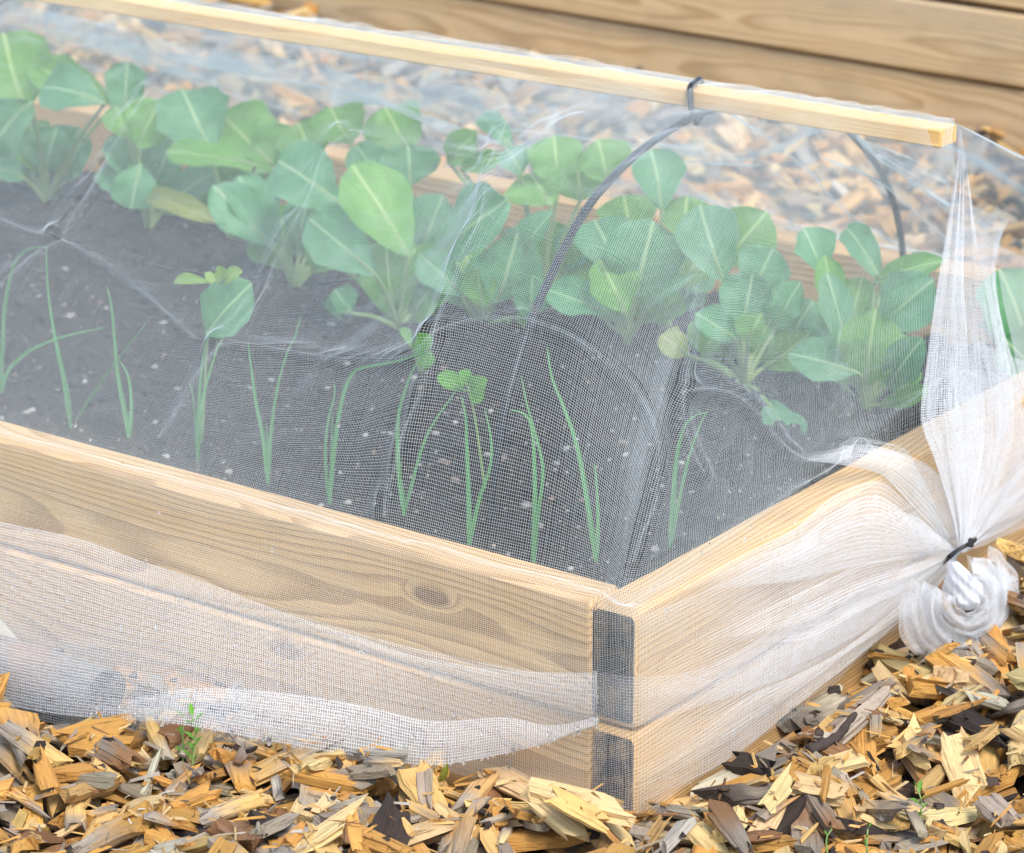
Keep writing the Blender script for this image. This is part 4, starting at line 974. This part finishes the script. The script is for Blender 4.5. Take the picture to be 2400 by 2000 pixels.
# hanging pleats from the rail end to the tie
tp = Threads()
HL = [(2247, 300), (2238, 400), (2214, 560), (2190, 700), (2170, 850), (2156, 960), (2163, 1010), (2190, 1080), (2228, 1200), KP]
HR = [(2251, 305), (2268, 400), (2285, 520), (2300, 640), (2328, 800), (2346, 950), (2342, 1050), (2312, 1150), (2280, 1240), (2258, 1288)]
yh = [.018, .012, .004, -.004, -.012, -.02, -.026, -.034, -.04, -.046]
strip(tp, HL, HR, yh, yh, 90, 40, .006, .004, 2, r=.00015, fade=.3)
mixl = lambda a_, b_, f: [(p[0]*(1-f)+q[0]*f, p[1]*(1-f)+q[1]*f) for p, q in zip(a_, b_)]
strip(tp, mixl(HL, HR, .02), mixl(HL, HR, .62), [v-.006 for v in yh], [v-.008 for v in yh], 90, 30, .008, .005, 2.3, r=.00015, fade=.3)
strip(tp, mixl(HL, HR, .42), mixl(HL, HR, .98), [v+.008 for v in yh], [v-.004 for v in yh], 90, 30, .006, .005, 1.7, r=.00015, fade=.3)
strip(tp, mixl(HL, HR, .0)[3:], mixl(HL, HR, .9)[3:], [v-.010 for v in yh[3:]], [v-.006 for v in yh[3:]], 70, 36, .007, .004, 3, r=.00015, fade=.3)
strip(tp, mixl(HL, HR, .30)[4:], mixl(HL, HR, .80)[4:], [v-.014 for v in yh[4:]], [v-.012 for v in yh[4:]], 60, 26, .006, .004, 2, r=.00015, fade=.3)
tp.build('hanging_pleats', net, 'pleated netting hanging from the rail end down to the tie')
# right-hand side: raised fold with a corner, and sheets running out of the picture
tr = Threads()
SP_T = [(2272, 478), (2330, 503), (2363, 514), (2372, 524)]; 
strip(tr, [(2272, 480), (2292, 620), (2312, 760), (2335, 900), (2335, 1040), (2300, 1180), (2256, 1290)], [(2366, 516), (2338, 580), (2332, 660), (2352, 770), (2388, 900), (2400, 1040), (2330, 1190), (2262, 1290)], [.03, .02, .0, -.02, -.045], [.05, .04, .02, -.01, -.045], 90, 40, .004, .003, 1.5, r=.00015)
strip(tr, [(2330, 570), (2350, 700), (2378, 830), (2400, 960), (2380, 1100), (2300, 1230), (2258, 1290)], [(2480, 640), (2500, 780), (2520, 900), (2530, 1030), (2520, 1130), (2400, 1215), (2262, 1292)], [.06, .04, .01, -.02, -.045], [.12, .09, .05, .01, -.045], 90, 56, .004, r=.00015)
strip(tr, [(2300, 1185), (2360, 1130), (2440, 1060), (2560, 980)][::-1], [(2262, 1294), (2330, 1268), (2420, 1228), (2560, 1170)][::-1], [-.005, -.02, -.04], [-.005, -.02, -.04], 60, 40, r=.00015)
strip(tr, [(2256, 1285), (2330, 1200), (2430, 1120), (2560, 1050)][::-1], [(2262, 1290), (2330, 1240), (2430, 1190), (2560, 1140)][::-1], [-.01, -.025, -.045], [-.01, -.025, -.045], 60, 30, r=.00015)
strip(tr, [(2265, 1300), (2340, 1330), (2420, 1372), (2560, 1420)], [(2290, 1480), (2360, 1500), (2430, 1490), (2560, 1470)], [-.045, -.03, -.01], [-.04, -.03, -.01], 60, 50, r=.00015)
strip(tr, [(2270, 1310), (2350, 1350), (2430, 1400), (2560, 1450)], [(2300, 1420), (2370, 1450), (2430, 1460), (2560, 1500)], [-.048, -.035, -.015], [-.045, -.035, -.015], 60, 34, r=.00015)
strip(tr, [(2290, 800), (2320, 900), (2330, 1000), (2300, 1150), (2256, 1290)], [(2440, 860), (2450, 980), (2440, 1080), (2360, 1200), (2262, 1290)], [.0, -.02, -.045], [.04, .0, -.045], 70, 44, .006, .004, 2.2, r=.00015)
strip(tr, [(2230, 860), (2240, 960), (2250, 1060), (2256, 1180), (2252, 1290)], [(2420, 880), (2430, 1010), (2400, 1110), (2320, 1220), (2260, 1290)], [-.012, -.03, -.045], [.02, -.01, -.045], 70, 44, .006, .005, 2.6, r=.00015)
strip(tr, [(2272, 500), (2300, 640), (2330, 800), (2340, 950), (2320, 1100), (2256, 1290)], [(2350, 530), (2334, 650), (2352, 790), (2375, 930), (2360, 1080), (2262, 1290)], [.025, .0, -.02, -.045], [.04, .02, -.01, -.045], 80, 24, .004, .003, 1.2, r=.00015)
tr.build('side_folds', net, 'netting folds spreading right from the tie')
# front flap: hem turned up over itself along the front
tf = Threads()
fl_u = [(-300, 1150), (0, 1222), (180, 1262), (340, 1318), (500, 1372), (650, 1430), (860, 1500), (1000, 1545), (1200, 1572), (1400, 1578)]
fl_l = [(-300, 1560), (0, 1650), (215, 1684), (420, 1694), (600, 1730), (800, 1765), (1000, 1790), (1160, 1770), (1290, 1738), (1400, 1700)]
def xs(yu): return yu
P_flap = strip(tf, fl_u, fl_l, [-.03, -.03, -.028, -.024, -.022, -.022, -.02, -.016, -.012, -.008], [-.150, -.150, -.148, -.130, -.105, -.075, -.045, -.025, -.015, -.010], 170, 80, .006, plane='x', r=.00017)
P_hem = strip(tf, [(215, 1655), (330, 1632), (480, 1612), (700, 1628), (860, 1655), (1010, 1690), (1180, 1680), (1290, 1700), (1400, 1680)], [(215, 1686), (420, 1698), (600, 1733), (800, 1768), (1000, 1793), (1160, 1772), (1290, 1740), (1360, 1712), (1400, 1702)], [-.15, -.13, -.10, -.08, -.05, -.03, -.02, -.012], [-.15, -.135, -.11, -.08, -.05, -.03, -.02, -.012], 110, 26, .006, plane='x', r=.00022, fade=.25)
# S-shaped light fold line on the upper flap
strip(tf, [(580, 1404), (900, 1500), (1050, 1535), (1250, 1572), (1400, 1580)], [(580, 1410), (900, 1545), (1080, 1610), (1250, 1660), (1392, 1688)], [-.026, -.02, -.012], [-.03, -.024, -.014], 80, 26, .004, plane='x', r=.00013, fade=.4)
tf.build('front_flap', net, 'doubled wet netting hem along the foot of the front board')

# twisted tail of the netting below the tie
tail = thing('twist', '', 'netting'); tail.name = 'twisted_tail'
for kx in ('label', 'category'): del tail[kx]
tail.parent = net
C0 = aty(2285, 1410, -.075)
def tail_mesh():
    """soft-serve cone of tightly wound cloth, point up at the tie"""
    s = px_size(C0); Fw = unit(TOCAM*V3(1, 1, .25))
    na, nr = 72, 60; an = np.linspace(0, 2*math.pi, na, endpoint=False); tt = np.linspace(0, 1, nr)
    A, T = np.meshgrid(an, tt)
    cx_ = 2234+40*T**1.2+5*np.sin(T*5); cy_ = 1316+112*T
    rad = 8+33*np.sin(math.pi*np.clip(T, 0, 1)**.8*.62)*np.clip((1.0-T)*5, 0, 1)**.5+.5
    rad = rad*(1+.12*np.sin(A*2-T*9)+.06*np.sin(A*7+T*17)+.03*np.sin(A*17-T*9))
    q = np.array([[aty(x, y, -.082) for x, y in zip(cx_[:, 0], cy_[:, 0])]])[0]
    P = q[:, None]+CR*(rad*np.cos(A)/s)[..., None]+Fw*(rad*.8*np.sin(A)/s)[..., None]
    i_ = np.arange(nr-1)[:, None]*na; j_ = np.arange(na)[None]; j2_ = (j_+1) % na
    return P.reshape(-1, 3), np.stack([i_+j_, i_+na+j_, i_+na+j2_, i_+j2_], -1).reshape(-1, 4)
def arc(cx, cy, rx, ry, a0, a1, n=9): return [(cx+rx*math.cos(math.radians(a)), cy+ry*math.sin(math.radians(a))) for a in np.linspace(a0, a1, n)]
def coil(cx, cy, rx, ry, a0, a1, r, y_):
    pts = arc(cx, cy, rx, ry, a0, a1, 14); n_ = 50
    pth_ = spline(np.array([aty(x, y, y_+.006*math.cos(k*.45)) for k, (x, y) in enumerate(pts)]), n_)
    t = np.linspace(0, 1, n_); return tube(pth_, r/px_size(C0)*(.25+.75*np.sin(math.pi*np.clip(t*1.05, 0, 1))**.7)*(1+.10*np.sin(t*23)), 14)
obj('wound_core', mesh_np('wound_core', *tail_mesh(), True), M_bundle, tail)
tt_ = Threads()
for (c_, r0, r1, a0, a1, y_, pl_) in (((2266, 1398), (30, 30), (66, 78), -80, 190, -.088, .003), ((2266, 1402), (42, 46), (80, 92), -75, 200, -.084, .004), ((2272, 1396), (50, 58), (84, 98), -85, 120, -.082, .004), ((2262, 1408), (60, 66), (104, 112), -60, 200, -.078, .005),
                                      ((2262, 1410), (70, 80), (122, 128), -45, 198, -.072, .006), ((2250, 1425), (84, 88), (138, 146), -5, 196, -.066, .006), ((2245, 1425), (100, 104), (142, 148), 10, 190, -.060, .005), ((2255, 1414), (56, 66), (132, 142), -30, 205, -.068, .007), ((2292, 1392), (62, 74), (96, 116), -78, 95, -.072, .004), ((2300, 1420), (50, 60), (84, 120), -50, 120, -.064, .005)):
    jit_ = lambda pts, k_: [(x+rng.normal(0, k_), y+rng.normal(0, k_)) for x, y in pts]
    strip(tt_, jit_(arc(*c_, *r0, a0, a1, 12), 3), jit_(arc(*c_, *r1, a0, a1, 12), 4), y_-.010+rng.normal(0, .0015, 12), y_+rng.normal(0, .0025, 12), 80, 26, .008, pl_*1.4, rng.uniform(.6, 1.6), pitch=.0020, r=.00016)
tt_.build('loose_frill', tail)
# cable tie
tie = thing('cable_tie', 'black cable tie cinching the netting at the end of the bed', 'cable tie', K)
s_ = px_size(K)
tp_ = [aty(2214, 1318, -.060), aty(2222, 1308, -.072), aty(2242, 1292, -.078), aty(2262, 1280, -.074), aty(2282, 1270, -.062), aty(2280, 1266, -.04), aty(2250, 1285, -.03), aty(2220, 1308, -.04), aty(2214, 1318, -.060)]
pth = spline(np.array(tp_), 40); T_ = unit(np.gradient(pth, axis=0)); up = unit(V3(0, -.35, 1)); sd_ = unit(np.cross(T_, up)); up2 = np.cross(sd_, T_)
hw, ht = .0026, .0008
v = np.stack([pth-up2*hw-sd_*ht, pth+up2*hw-sd_*ht, pth+up2*hw+sd_*ht, pth-up2*hw+sd_*ht], 1); n = len(pth)
i = np.arange(n-1)[:, None]*4; j = np.arange(4)[None]; j2 = (j+1) % 4
obj('strap', mesh_np('strap', v.reshape(-1, 3)-K, np.stack([i+j, i+j2, i+4+j2, i+4+j], -1).reshape(-1, 4)), M_plastic, tie)
hb = board_mesh(.010, .0085, .006, bev=.0012, seg=3, wob=0); hb.materials.append(M_plastic); hb.materials.append(M_plastic)
ho = obj('head', hb, None, tie, aty(2276, 1272, -.074)-K)
xa = unit(pth[18]-pth[10]); ya = unit(np.cross(V3(0, 0, 1), xa)); za = np.cross(xa, ya)
ho.rotation_euler = Matrix((xa, ya, za)).transposed().to_euler()
st = board_mesh(.008, .0045, .002, bev=.0005, seg=3, wob=0); st.materials.append(M_plastic); st.materials.append(M_plastic)
so = obj('cut_stub', st, None, tie, aty(2287, 1266, -.077)-K); so.rotation_euler = ho.rotation_euler

# ------------------------------------------------------------------ water drops on the net
U2 = []
def drops(P, n, rmin, rmax, wfun=None):
    Nn = normals(P); A, B = P.shape[:2]
    for _ in range(n):
        i_, j_ = rng.integers(0, A), rng.integers(0, B)
        if wfun is not None and rng.random() > wfun(i_/A, j_/B): continue
        p = P[i_, j_]; x, y = proj(p)
        if not (-30 < x < 2430 and 0 < y < 2030): continue
        r = rmin+(rmax-rmin)*rng.random()**2.2
        v = ICO_S*np.array([r, r, r*rng.uniform(1.0, 1.5)])
        U2.append(v+p+Nn[i_, j_]*r*.5+V3(0, 0, -r*.3))
def subdiv(v, f):
    v = v.tolist(); cache = {}; out = []
    def m(a_, b_):
        k = (min(a_, b_), max(a_, b_))
        if k not in cache: cache[k] = len(v); v.append(unit((np.array(v[a_])+np.array(v[b_]))/2).tolist())
        return cache[k]
    for a_, b_, c_ in f: x, y, z = m(a_, b_), m(b_, c_), m(c_, a_); out += [(a_, x, z), (x, b_, y), (z, y, c_), (x, y, z)]
    return np.array(v), np.array(out)
ICO_S, ICO_SF = subdiv(ICO_V, ICO_F)
drops(P_flap, 380, .0007, .0024, lambda a_, b_: .25+.75*b_)
drops(P_flap[50:], 420, .0005, .0016, lambda a_, b_: float(.1 < b_))
drops(P_hem, 240, .0006, .0022)
drops(P_hem[:, -3:], 60, .001, .0026)
drops(dense[:, 14:50], 110, .0008, .0026)
drops(dense[190:234, :44], 260, .0006, .0015)
n = len(U2)
me = mesh_np('water_drops', np.concatenate(U2), (ICO_SF[None]+np.arange(n)[:, None, None]*len(ICO_S)).reshape(-1, 3), True)
wd_ = obj('water_drops', me, M_water); tag(wd_, 'clear water drops beaded on the lower netting', 'water drops', kind='stuff')

# ------------------------------------------------------------------ small litter
B = atz(1030, 1830, -.195)
yl_ = thing('fallen_leaf', 'narrow yellow leaf standing among chips below the net hem', 'leaf', B)
leaf_obj(yl_, B, atx(1030, 1832, B[0]), atx(1046, 1784, B[0]-.004), 20/px_size(B), unit(TOCAM+V3(.3, -.2, .2)), M_yel, stalk=False, cup=.3, peak=.5, tipr=.9)
B = atz(2150, 1870, -.185)
tw = obj('bark_twig', mesh_np('bark_twig', *tube(spline([atz(1895, 1760, -.175), atz(1960, 1728, -.168), atz(1990, 1690, -.155), atz(2006, 1672, -.15)], 16), np.linspace(.006, .003, 16)*(1+.2*np.sin(np.arange(16)*2)), 7), True), M_twig)
tag(tw, 'dark curled piece of bark on the chips below the end board', 'bark')
print('chips', len(allc), 'individual', nchip, 'pebbles', npeb, 'drops', n, 'faces', sum(len(o.data.polygons) for o in bpy.data.objects if o.type == 'MESH'))
